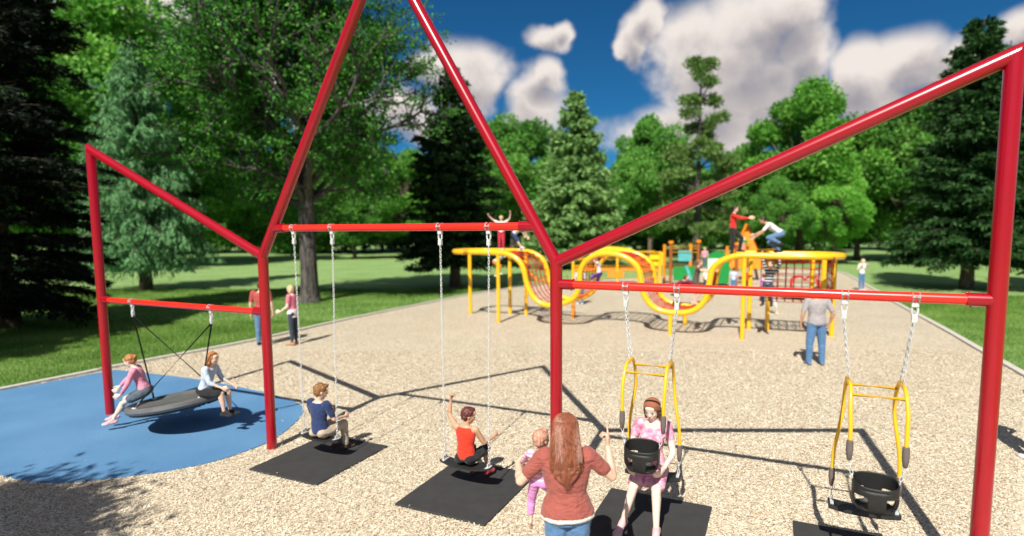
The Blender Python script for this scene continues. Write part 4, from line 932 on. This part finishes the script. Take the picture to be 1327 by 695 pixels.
def unit(a): return a / (np.linalg.norm(a, axis=-1, keepdims=True) + 1e-9)
def barkmat(name, c1, c2, sc_=1.0):
    m, nt, b = newmat(name); v = objco(nt); mp = node(nt, 'ShaderNodeMapping'); mp.inputs['Scale'].default_value = (9 * sc_, 9 * sc_, 1.2 * sc_); nt.links.new(v, mp.inputs[0])
    f = noise_tex(nt, 1.6, 6, mp.outputs[0], .65, .6); nt.links.new(ramp(nt, f, [(.38, c1), (.62, c2)]), b.inputs['Base Color']); b.inputs['Roughness'].default_value = .9; bump(nt, b, f, 1.0, .08); return m
MT['bark_grey'] = barkmat('grey furrowed bark', (0.018, 0.016, 0.016), (0.16, 0.14, 0.135)); MT['bark_brown'] = barkmat('brown bark', (0.05, 0.035, 0.025), (0.20, 0.15, 0.11))
G = lambda name, st, tr=.25, r=.55: tintmat(name, st, r, tr)
MT['fol_maple'] = G('maple leaves', [(0, (0.02, 0.11, 0.015)), (.5, (0.07, 0.27, 0.035)), (1, (0.18, 0.46, 0.07))], .35)
MT['fol_spruce'] = G('blue green needles', [(0, (0.05, 0.18, 0.065)), (.5, (0.16, 0.42, 0.17)), (1, (0.36, 0.64, 0.30))], .2)
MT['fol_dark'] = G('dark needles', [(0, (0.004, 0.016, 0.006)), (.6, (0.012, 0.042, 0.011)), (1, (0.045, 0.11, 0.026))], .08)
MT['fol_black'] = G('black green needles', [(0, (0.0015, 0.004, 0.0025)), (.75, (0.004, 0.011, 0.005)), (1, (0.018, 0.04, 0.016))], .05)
MT['fol_mid'] = G('mid green needles', [(0, (0.06, 0.14, 0.04)), (.5, (0.17, 0.34, 0.10)), (1, (0.36, 0.54, 0.20))], .2)
MT['fol_pine'] = G('pine needles', [(0, (0.03, 0.08, 0.016)), (.5, (0.11, 0.21, 0.05)), (1, (0.28, 0.38, 0.13))], .2)
MT['fol_right'] = G('glossy dark needles', [(0, (0.008, 0.035, 0.010)), (.6, (0.025, 0.085, 0.022)), (1, (0.09, 0.20, 0.055))], .12)
MT['fol_bush'] = G('bright leaves', [(0, (0.05, 0.18, 0.02)), (.5, (0.14, 0.40, 0.05)), (1, (0.32, 0.62, 0.12))], .35)
MT['fol_bush2'] = G('deep leaves', [(0, (0.04, 0.13, 0.02)), (.5, (0.10, 0.29, 0.045)), (1, (0.22, 0.45, 0.09))], .3)

def conifer(h, rb, z0, seed, whorls=44, per=8, droop=.35, up=.15, nl=.16, nw=.05, hang=0.0, dens=1.0, trunk_r=.22, power=.85, gap=0.0, tw=.32, top=0.02):
    rng = np.random.default_rng(seed); BA, BB, BRa, BRb = [], [], [], []; C, D, T = [], [], []
    for w in range(whorls):
        q = (w + rng.uniform(-.3, .3)) / whorls; q = min(max(q, 0), .995); z = z0 + (h - z0) * q ** .95
        R = rb * ((1 - q) ** power + top) * (1 - gap * rng.random())
        for k in range(per if q < .85 else max(4, per - 3)):
            az = rng.uniform(0, 2 * PI); Lb = R * rng.uniform(.72, 1.08); o = np.array([math.cos(az), math.sin(az), 0]); s = np.array([-o[1], o[0], 0])
            u_ = up + q * .5; ts = np.linspace(0, 1, 6); pts = np.array([[0, 0, z]]) + o * (Lb * ts)[:, None] + np.array([0, 0, 1.]) * (Lb * (u_ * ts - droop * (1 - q * .6) * ts ** 2))[:, None]
            for i in range(5): BA.append(pts[i]); BB.append(pts[i + 1]); r0 = .012 * Lb + .008; BRa.append(r0 * (1 - ts[i] * .9)); BRb.append(r0 * (1 - ts[i + 1] * .9))
            nt_ = max(6, int(Lb * 9 * dens)); tt = rng.uniform(.10, 1, nt_); base = np.array([[np.interp(t, ts, pts[:, a]) for a in range(3)] for t in tt])
            sg = rng.choice([-1, 1], nt_); tl = tw * Lb * (1.05 - tt) + .12 * R ** .5; td = unit(o * .75 + s * sg[:, None] * rng.uniform(.5, 1.1, nt_)[:, None] + np.array([0, 0, 1]) * rng.normal(-.12 - hang, .12, nt_)[:, None])
            m = max(3, int(7 * dens)); a = np.linspace(.1, 1, m); P = base[:, None] + td[:, None] * (tl[:, None] * a)[..., None]; P[..., 2] -= hang * (tl[:, None] * a) ** 1.3 * .8
            P = P.reshape(-1, 3); dd = np.repeat(td, m, 0); dd = unit(dd + rng.normal(0, .45, dd.shape) + np.array([0, 0, -hang * 1.3]))
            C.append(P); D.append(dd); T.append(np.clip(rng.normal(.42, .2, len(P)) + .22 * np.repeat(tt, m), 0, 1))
    C = np.concatenate(C); D = np.concatenate(D); T = np.concatenate(T); n = len(C)
    lv = leaves(C, D, rng.uniform(.7, 1.4, n) * nl, rng.uniform(.7, 1.3, n) * nw, rng)
    tp = [(0, 0, zz) for zz in np.linspace(0, h, 8)]; A = tp[:-1]; B = tp[1:]; ra = [trunk_r * (1 - z / h) ** .8 + .02 for (_, _, z) in A]; rb2 = [trunk_r * (1 - z / h) ** .8 + .02 for (_, _, z) in B]; ra[0] *= 1.3
    t1, f1 = sticks(A, B, ra, rb2, 10); t2, f2 = sticks(BA, BB, BRa, BRb, 4)
    return mesh_np('trunk', np.concatenate([t1, t2]), np.concatenate([f1, f2 + len(t1)]), smooth=True), mesh_np('crown', lv, None, 4, np.repeat(T, 4))
def place_tree(name, label, cat, meshes, mats, loc, rz=0, sc_=1.0, group=None):
    t = thing(name, label, cat, loc, rz, group); t.scale = (sc_, sc_, sc_) if not hasattr(sc_, '__len__') else sc_
    link('trunk', meshes[0], mats[0], t); link('crown', meshes[1], mats[1], t); return t
def broadleaf(h, R, fork, seed, levels=5, nleaf=60, ls=.10, spread=.62, trunk_r=.36, main=7, lean_up=.35, leaf_sigma=.28, bare=.0):
    rng = random.Random(seed); nr = np.random.default_rng(seed); seg = []; tips = []
    def grow(p, d, L, r, lv):
        n = 5; pts = [p]
        bend = V3((rng.uniform(-1, 1), rng.uniform(-1, 1), rng.uniform(-.3, 1))) * .16
        for i in range(n):
            d = (d + bend * .5 + V3((rng.gauss(0, .09), rng.gauss(0, .09), rng.gauss(0, .07))) + (V3((0, 0, .05)) if lv < 3 else V3((0, 0, -.01)))).normalized()
            q = p + d * (L / n); r1 = r * (1 - .35 * (i + 1) / n); seg.append((tuple(p), tuple(q), r * (1 - .35 * i / n), r1)); p = q; pts.append(p)
            if lv >= levels - 1: tips.append((tuple(p), tuple(d)))
        if lv >= levels: return
        nb_ = 2 if rng.random() < .45 else 3
        for k in range(nb_):
            ax = V3((rng.gauss(0, 1), rng.gauss(0, 1), rng.gauss(0, .6))).normalized(); a = rng.uniform(.3, .85) * (spread / .62); nd = (d * math.cos(a) + (ax - d * ax.dot(d)).normalized() * math.sin(a)).normalized()
            grow(pts[-1], nd, L * rng.uniform(.62, .85), r * .68 * rng.uniform(.85, 1.1), lv + 1)
        for k in range(1 if lv < 1 else 2):
            i = rng.randint(1, 4); ax = V3((rng.gauss(0, 1), rng.gauss(0, 1), rng.gauss(0, .4))).normalized(); nd = (d * .45 + (ax - d * ax.dot(d)).normalized()).normalized(); grow(pts[i], nd, L * rng.uniform(.45, .7), r * .4, lv + 1 if lv < 2 else lv + 2)
    # trunk
    p = V3((0, 0, -.1)); zz = [0, .25, .6, 1.5, 3, fork]; rr = [1.55, 1.25, 1.08, 1.0, .95, .92]
    for i in range(5): seg.append(((0, 0, zz[i] - .02), (0, 0, zz[i + 1]), trunk_r * rr[i], trunk_r * rr[i + 1]))
    Lm = R * .46
    for k in range(main):
        a = 2 * PI * (k + rng.uniform(-.25, .25)) / main; el = rng.uniform(.15, .75) if k % 2 else rng.uniform(.7, 1.2)
        grow(V3((0, 0, fork + rng.uniform(-.9, .25))), V3((math.cos(a) * math.cos(el), math.sin(a) * math.cos(el), math.sin(el))), Lm * rng.uniform(.9, 1.15), trunk_r * rng.uniform(.40, .55), 1)
    top = V3((0, 0, fork)); seg.append(((0, 0, fork), (.1, .05, h * .55), trunk_r * .85, trunk_r * .5)); seg.append(((.1, .05, h * .55), (0, .1, h * .72), trunk_r * .5, trunk_r * .3))
    for z_ in (h * .42, h * .5, h * .58, h * .66, h * .72):
        for k in range(4):
            a = rng.uniform(0, 2 * PI); el = rng.uniform(.2, 1.1); grow(V3((.05, .05, z_)), V3((math.cos(a) * math.cos(el), math.sin(a) * math.cos(el), math.sin(el))), Lm * .85, trunk_r * .28, 1)
    A = np.array([s[0] for s in seg]); B = np.array([s[1] for s in seg]); tv, tf = sticks(A, B, [s[2] for s in seg], [s[3] for s in seg], 7)
    TP = np.array([t[0] for t in tips]); TD = np.array([t[1] for t in tips]); n = len(TP)
    C = np.repeat(TP, nleaf, 0) + nr.normal(0, leaf_sigma, (n * nleaf, 3)) * np.array([1, 1, .4]); D = unit(np.repeat(TD, nleaf, 0) * .4 + nr.normal(0, .6, (n * nleaf, 3)) + np.array([0, 0, -.25])); N = len(C)
    lv = leaves(C, D, nr.uniform(.7, 1.3, N) * ls, nr.uniform(.6, 1.0, N) * ls * .75, nr); T = np.clip(nr.normal(.45, .22, N) + np.repeat(nr.normal(0, .12, n), nleaf), 0, 1)
    return mesh_np('trunk', tv, tf, smooth=True), mesh_np('crown', lv, None, 4, np.repeat(T, 4)), N
def bushy(h, R, z0, seed, blobs=60, per=420, ls=.36, trunk_r=.28):
    nr = np.random.default_rng(seed); cz = (z0 + h) / 2; hz = (h - z0) / 2; C, D, T = [], [], []; A, B, ra, rb = [(0, 0, 0), (0, 0, z0)], [(0, 0, z0), (0, 0, cz + hz * .5)], [trunk_r * 1.2, trunk_r * .85], [trunk_r * .85, trunk_r * .25]
    for k in range(blobs):
        d = nr.normal(size=3); d /= np.linalg.norm(d); q = nr.uniform(.35, .95) ** .6; c = np.array([d[0] * R * q * (1 - .25 * d[2]), d[1] * R * q * (1 - .25 * d[2]), cz + d[2] * hz * q]); br = nr.uniform(.16, .30) * R
        n = per; dd = unit(nr.normal(size=(n, 3))); p = c + dd * br * (nr.uniform(.55, 1.12, n)[:, None]) * np.array([1, 1, .7]); C.append(p); D.append(unit(dd * .5 + nr.normal(0, .6, (n, 3)))); T.append(np.clip(nr.normal(.5, .2, n) + nr.normal(0, .12), 0, 1))
        A.append((0, 0, min(z0 + (c[2] - z0) * .4 + .1, cz))); B.append(tuple(c)); ra.append(trunk_r * .28); rb.append(.03)
    C = np.concatenate(C); D = np.concatenate(D); T = np.concatenate(T); n = len(C); lv = leaves(C, D, nr.uniform(.6, 1.4, n) * ls, nr.uniform(.5, 1.0, n) * ls * .8, nr); tv, tf = sticks(A, B, ra, rb, 6)
    return mesh_np('trunk', tv, tf, smooth=True), mesh_np('crown', lv, None, 4, np.repeat(T, 4))
# left dark fir, close
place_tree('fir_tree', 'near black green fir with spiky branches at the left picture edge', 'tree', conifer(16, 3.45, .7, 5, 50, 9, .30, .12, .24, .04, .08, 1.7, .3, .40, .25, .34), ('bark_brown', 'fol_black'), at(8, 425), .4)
# weeping blue green spruce
place_tree('spruce_tree', 'blue green weeping spruce behind the left red post', 'tree', conifer(13.4, 4.0, 2.0, 8, 40, 8, .42, .22, .20, .045, .75, 1.6, .24, .85, .2, .30), ('bark_brown', 'fol_spruce'), at(190, 376), 1.0)
tr = broadleaf(15.5, 6.1, 4.9, 21, 5, 3, .155, .66, .36, 8, leaf_sigma=.15)
place_tree('maple_tree', 'large spreading broadleaf tree with a furrowed grey trunk', 'tree', tr[:2], ('bark_grey', 'fol_maple'), at(402, 392), 2.2)
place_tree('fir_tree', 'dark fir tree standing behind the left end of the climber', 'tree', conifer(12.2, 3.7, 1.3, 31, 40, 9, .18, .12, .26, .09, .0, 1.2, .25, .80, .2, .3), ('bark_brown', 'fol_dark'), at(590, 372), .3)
place_tree('spruce_tree', 'mid green conical spruce behind the climber loop', 'tree', conifer(15.2, 5.4, .6, 41, 40, 9, .2, .25, .42, .17, .1, .9, .3, .85, .2, .3), ('bark_brown', 'fol_mid'), at(745, 347), .3)
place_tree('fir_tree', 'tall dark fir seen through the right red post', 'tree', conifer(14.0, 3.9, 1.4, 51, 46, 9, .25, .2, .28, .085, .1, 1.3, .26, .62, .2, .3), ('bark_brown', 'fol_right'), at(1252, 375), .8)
# open pine with separate foliage pads
def pine(seed=9, h=17.5):
    nr = np.random.default_rng(seed); A, B, ra, rb = [], [], [], []; zs = np.linspace(0, h, 9); xs = np.cumsum(nr.normal(0, .08, 9)); xs[0] = 0
    for i in range(8): A.append((xs[i], 0, zs[i])); B.append((xs[i + 1], 0, zs[i + 1])); ra.append(.30 * (1 - zs[i] / h) + .05); rb.append(.30 * (1 - zs[i + 1] / h) + .05)
    C, D, T = [], [], []
    for (z, cnt, R) in ((4.2, 8, 4.4), (5.8, 8, 4.2), (7.4, 7, 3.9), (9.2, 6, 3.3), (11.2, 5, 2.7), (13.2, 4, 2.2), (15.2, 4, 1.7), (17.2, 3, 1.1)):
        for k in range(cnt):
            az = 2 * PI * (k + nr.uniform(-.3, .3)) / cnt; L = R * nr.uniform(.55, 1.0); e = np.array([math.cos(az) * L, math.sin(az) * L, z + nr.uniform(-1.0, 1.0)]); A.append((0, 0, z - .4)); B.append(tuple(e)); ra.append(.07); rb.append(.03)
            for j in range(5):
                c = e * np.array([nr.uniform(.6, 1), nr.uniform(.6, 1), 1]) + nr.normal(0, .3, 3) * np.array([1, 1, .35]) ; n = 130; dd = unit(nr.normal(size=(n, 3))); C.append(c + dd * nr.uniform(.05, .62, n)[:, None] * np.array([1, 1, .7])); D.append(unit(dd + np.array([0, 0, .4]))); T.append(np.clip(nr.normal(.5, .22, n), 0, 1))
    C = np.concatenate(C); D = np.concatenate(D); T = np.concatenate(T); n = len(C); lv = leaves(C, D, nr.uniform(.6, 1.2, n) * .34, nr.uniform(.7, 1.2, n) * .12, nr); tv, tf = sticks(A, B, ra, rb, 7)
    return mesh_np('trunk', tv, tf, smooth=True), mesh_np('crown', lv, None, 4, np.repeat(T, 4))
place_tree('pine_tree', 'tall thin pine with separate pads of foliage and open gaps', 'tree', pine(), ('bark_grey', 'fol_pine'), at(903, 345), .5)
# trees outside the frame that cast the shadows in the foreground and on the lawn
sh = broadleaf(6.6, 2.4, 3.3, 77, 4, 9, .13, .7, .12, 6, leaf_sigma=.26)
place_tree('shade_tree', 'leafy young tree out of view whose shadow falls across the chips', 'tree', sh[:2], ('bark_grey', 'fol_maple'), (-7.9, -.5, 0), .9)
cf = conifer(12, 3.6, 1.2, 61, 34, 8, .25, .15, .3, .1, .0, 1.0, .25, .8, .2, .3)
for i, (x, y, s_) in enumerate(((-17.6, 8.2, 1.2), (-21.5, 8.6, 1.1), (-26, 9, 1.0))):
    place_tree('fir_tree', 'dark fir out of view to the side of the lawn', 'tree', cf, ('bark_brown', 'fol_dark'), (x, y, 0), i * 1.7, s_, 'firs beside the lawn out of view')
place_tree('fir_tree', 'dark fir beyond the right edge shading the lawn behind the tall fir', 'tree', cf, ('bark_brown', 'fol_right'), (27.5, 25, 0), 2.0, 1.2)
# background rows
BU = [bushy(14, 5.6, 2.6, 100 + i, 66, 620, .32) for i in range(4)]; BL_ = [bushy(14, 6.4, .4, 200 + i, 84, 420, .42) for i in range(2)]
rb_ = random.Random(5); nb = 0
def bgtree(px, Y, htop, i, mat, label, group, wid=1.0, low=False):
    X = (px - CX) / FPX * Y; s_ = htop / 14.0
    return place_tree('broadleaf_tree', label, 'tree', BL_[i % 2] if low else BU[i % 4], ('bark_brown', mat), (X, Y, 0), rb_.uniform(0, 6.3), (s_ * wid, s_ * wid, s_), group)
def ztop(py, Y): return CAMH + (302 - py) / FPX * Y
LB1 = 'bright green broadleaf tree in the row behind the playground'; LB2 = 'deep green broadleaf tree in the far row behind the playground'
for (px, py, Y, mt, wd) in ((-60, 20, 46, 0, 1.1), (70, 60, 44, 0, 1.0), (150, 5, 52, 0, 1.1), (262, 190, 60, 1, 1.1), (345, 215, 66, 1, 1.0), (460, 225, 66, 1, 1.0), (530, 200, 70, 1, 1.1), (665, 150, 62, 1, .9), (620, 170, 70, 1, 1.0),
                            (842, 150, 66, 1, .75), (1035, 118, 58, 0, 1.0), (960, 190, 60, 0, .9), (1110, 165, 60, 0, 1.0), (1165, 130, 56, 0, 1.0), (1080, 215, 52, 0, .8), (1010, 230, 52, 0, .8), (1330, 60, 50, 1, 1.1), (1430, 60, 50, 1, 1.1), (1200, 180, 64, 0, 1.0), (800, 215, 78, 1, 1.0), (870, 200, 75, 1, .9)):
    bgtree(px, Y, ztop(py, Y), nb, 'fol_bush' if mt == 0 else 'fol_bush2', LB1 if mt == 0 else LB2, 'broadleaf trees behind the playground' if mt == 0 else 'deep green trees behind the playground', wd); nb += 1
for k in range(38):
    px = -460 + k * 60 + rb_.uniform(-12, 12); Y = rb_.uniform(84, 105); bgtree(px, Y, rb_.uniform(13, 17) if not 740 < px < 850 else 12, nb, 'fol_bush2', LB2, 'deep green trees behind the playground', 1.15, True); nb += 1

# ------------------------------------------------------------------ sky
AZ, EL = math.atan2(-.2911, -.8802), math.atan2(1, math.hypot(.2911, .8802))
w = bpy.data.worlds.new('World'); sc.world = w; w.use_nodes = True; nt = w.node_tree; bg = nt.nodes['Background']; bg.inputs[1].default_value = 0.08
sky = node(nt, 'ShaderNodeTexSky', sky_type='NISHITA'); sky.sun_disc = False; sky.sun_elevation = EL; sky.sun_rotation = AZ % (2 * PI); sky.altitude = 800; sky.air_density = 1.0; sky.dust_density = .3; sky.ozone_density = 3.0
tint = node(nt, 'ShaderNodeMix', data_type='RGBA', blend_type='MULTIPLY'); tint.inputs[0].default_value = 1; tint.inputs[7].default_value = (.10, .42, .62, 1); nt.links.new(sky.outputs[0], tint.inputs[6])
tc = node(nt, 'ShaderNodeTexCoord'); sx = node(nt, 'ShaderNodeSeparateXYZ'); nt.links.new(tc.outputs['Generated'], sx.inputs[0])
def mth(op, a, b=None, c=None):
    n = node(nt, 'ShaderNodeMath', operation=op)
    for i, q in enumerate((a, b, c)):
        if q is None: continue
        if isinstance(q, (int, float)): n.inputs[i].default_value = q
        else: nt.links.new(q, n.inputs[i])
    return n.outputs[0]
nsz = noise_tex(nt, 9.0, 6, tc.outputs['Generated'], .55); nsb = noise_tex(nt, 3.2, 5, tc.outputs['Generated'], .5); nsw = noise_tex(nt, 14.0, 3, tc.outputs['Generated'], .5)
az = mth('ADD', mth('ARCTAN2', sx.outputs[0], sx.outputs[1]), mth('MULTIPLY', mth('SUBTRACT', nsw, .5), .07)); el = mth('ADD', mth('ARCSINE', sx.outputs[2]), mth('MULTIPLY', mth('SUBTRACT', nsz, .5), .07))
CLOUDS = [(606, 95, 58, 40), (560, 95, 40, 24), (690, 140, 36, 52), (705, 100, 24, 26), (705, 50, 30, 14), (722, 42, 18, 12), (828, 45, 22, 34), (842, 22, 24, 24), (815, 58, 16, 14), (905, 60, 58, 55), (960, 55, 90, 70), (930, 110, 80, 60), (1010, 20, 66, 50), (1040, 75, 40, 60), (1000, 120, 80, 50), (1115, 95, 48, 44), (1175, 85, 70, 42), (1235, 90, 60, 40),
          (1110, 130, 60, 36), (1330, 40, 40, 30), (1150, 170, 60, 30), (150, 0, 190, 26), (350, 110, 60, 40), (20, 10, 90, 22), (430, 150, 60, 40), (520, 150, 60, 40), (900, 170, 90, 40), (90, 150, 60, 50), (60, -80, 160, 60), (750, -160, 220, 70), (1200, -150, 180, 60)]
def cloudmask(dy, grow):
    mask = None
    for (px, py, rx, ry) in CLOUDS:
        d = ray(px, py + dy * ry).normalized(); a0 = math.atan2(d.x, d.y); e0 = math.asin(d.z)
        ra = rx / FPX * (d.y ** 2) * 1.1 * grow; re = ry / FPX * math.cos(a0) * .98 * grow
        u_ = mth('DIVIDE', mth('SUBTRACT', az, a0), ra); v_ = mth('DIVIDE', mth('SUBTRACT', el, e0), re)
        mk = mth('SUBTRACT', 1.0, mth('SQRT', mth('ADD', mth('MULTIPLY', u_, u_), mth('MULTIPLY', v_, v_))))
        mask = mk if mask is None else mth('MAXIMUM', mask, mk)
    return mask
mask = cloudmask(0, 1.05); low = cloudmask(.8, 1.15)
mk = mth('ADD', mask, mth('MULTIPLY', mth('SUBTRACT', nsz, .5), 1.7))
bgc = mth('SUBTRACT', mth('MULTIPLY', mth('SUBTRACT', nsb, .47), 3.0), mth('MULTIPLY', mth('GREATER_THAN', sx.outputs[1], .35), 5.0))   # unseen clouds elsewhere in the sky, thickened to neutralise the blue ambient light
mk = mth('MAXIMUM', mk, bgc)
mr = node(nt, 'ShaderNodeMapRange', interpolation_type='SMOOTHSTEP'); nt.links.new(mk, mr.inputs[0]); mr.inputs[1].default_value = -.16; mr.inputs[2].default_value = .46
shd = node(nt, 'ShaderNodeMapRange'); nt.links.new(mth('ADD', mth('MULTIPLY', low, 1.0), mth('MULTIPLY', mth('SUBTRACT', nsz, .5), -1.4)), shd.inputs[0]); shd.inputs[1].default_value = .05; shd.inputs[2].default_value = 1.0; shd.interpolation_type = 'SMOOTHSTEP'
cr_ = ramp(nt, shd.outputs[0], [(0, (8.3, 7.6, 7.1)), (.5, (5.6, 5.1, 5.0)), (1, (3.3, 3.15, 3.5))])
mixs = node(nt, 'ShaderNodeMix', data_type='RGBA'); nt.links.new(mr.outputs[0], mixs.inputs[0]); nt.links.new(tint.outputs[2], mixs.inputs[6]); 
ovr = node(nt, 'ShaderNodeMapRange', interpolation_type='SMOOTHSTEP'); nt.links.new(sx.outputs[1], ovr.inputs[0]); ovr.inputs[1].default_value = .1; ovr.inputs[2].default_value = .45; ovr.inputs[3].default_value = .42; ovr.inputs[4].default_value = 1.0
gm = node(nt, 'ShaderNodeMix', data_type='RGBA', blend_type='MULTIPLY'); gm.inputs[0].default_value = 1; nt.links.new(cr_, gm.inputs[6]); nt.links.new(ovr.outputs[0], gm.inputs[7]); nt.links.new(gm.outputs[2], mixs.inputs[7])   # dims the added unseen clouds overhead and behind, for darker shadows
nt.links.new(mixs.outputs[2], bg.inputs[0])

sun = bpy.data.lights.new('sun', 'SUN'); sun.energy = 5.0; sun.angle = math.radians(.5); sun.color = (1, .94, .83)
so = bpy.data.objects.new('sun', sun); col.objects.link(so); so.rotation_euler = (-V3((.2911, .8802, -1))).to_track_quat('Z', 'Y').to_euler()

sc.view_settings.view_transform = 'Standard'; sc.view_settings.look = 'None'; sc.view_settings.exposure = 0.42; sc.view_settings.gamma = 1
sc.render.engine = 'CYCLES'; sc.cycles.max_bounces = 6; sc.cycles.diffuse_bounces = 2; sc.cycles.glossy_bounces = 2; sc.cycles.transmission_bounces = 2; sc.cycles.transparent_max_bounces = 4
sc.cycles.use_denoising = True; sc.cycles.use_adaptive_sampling = True
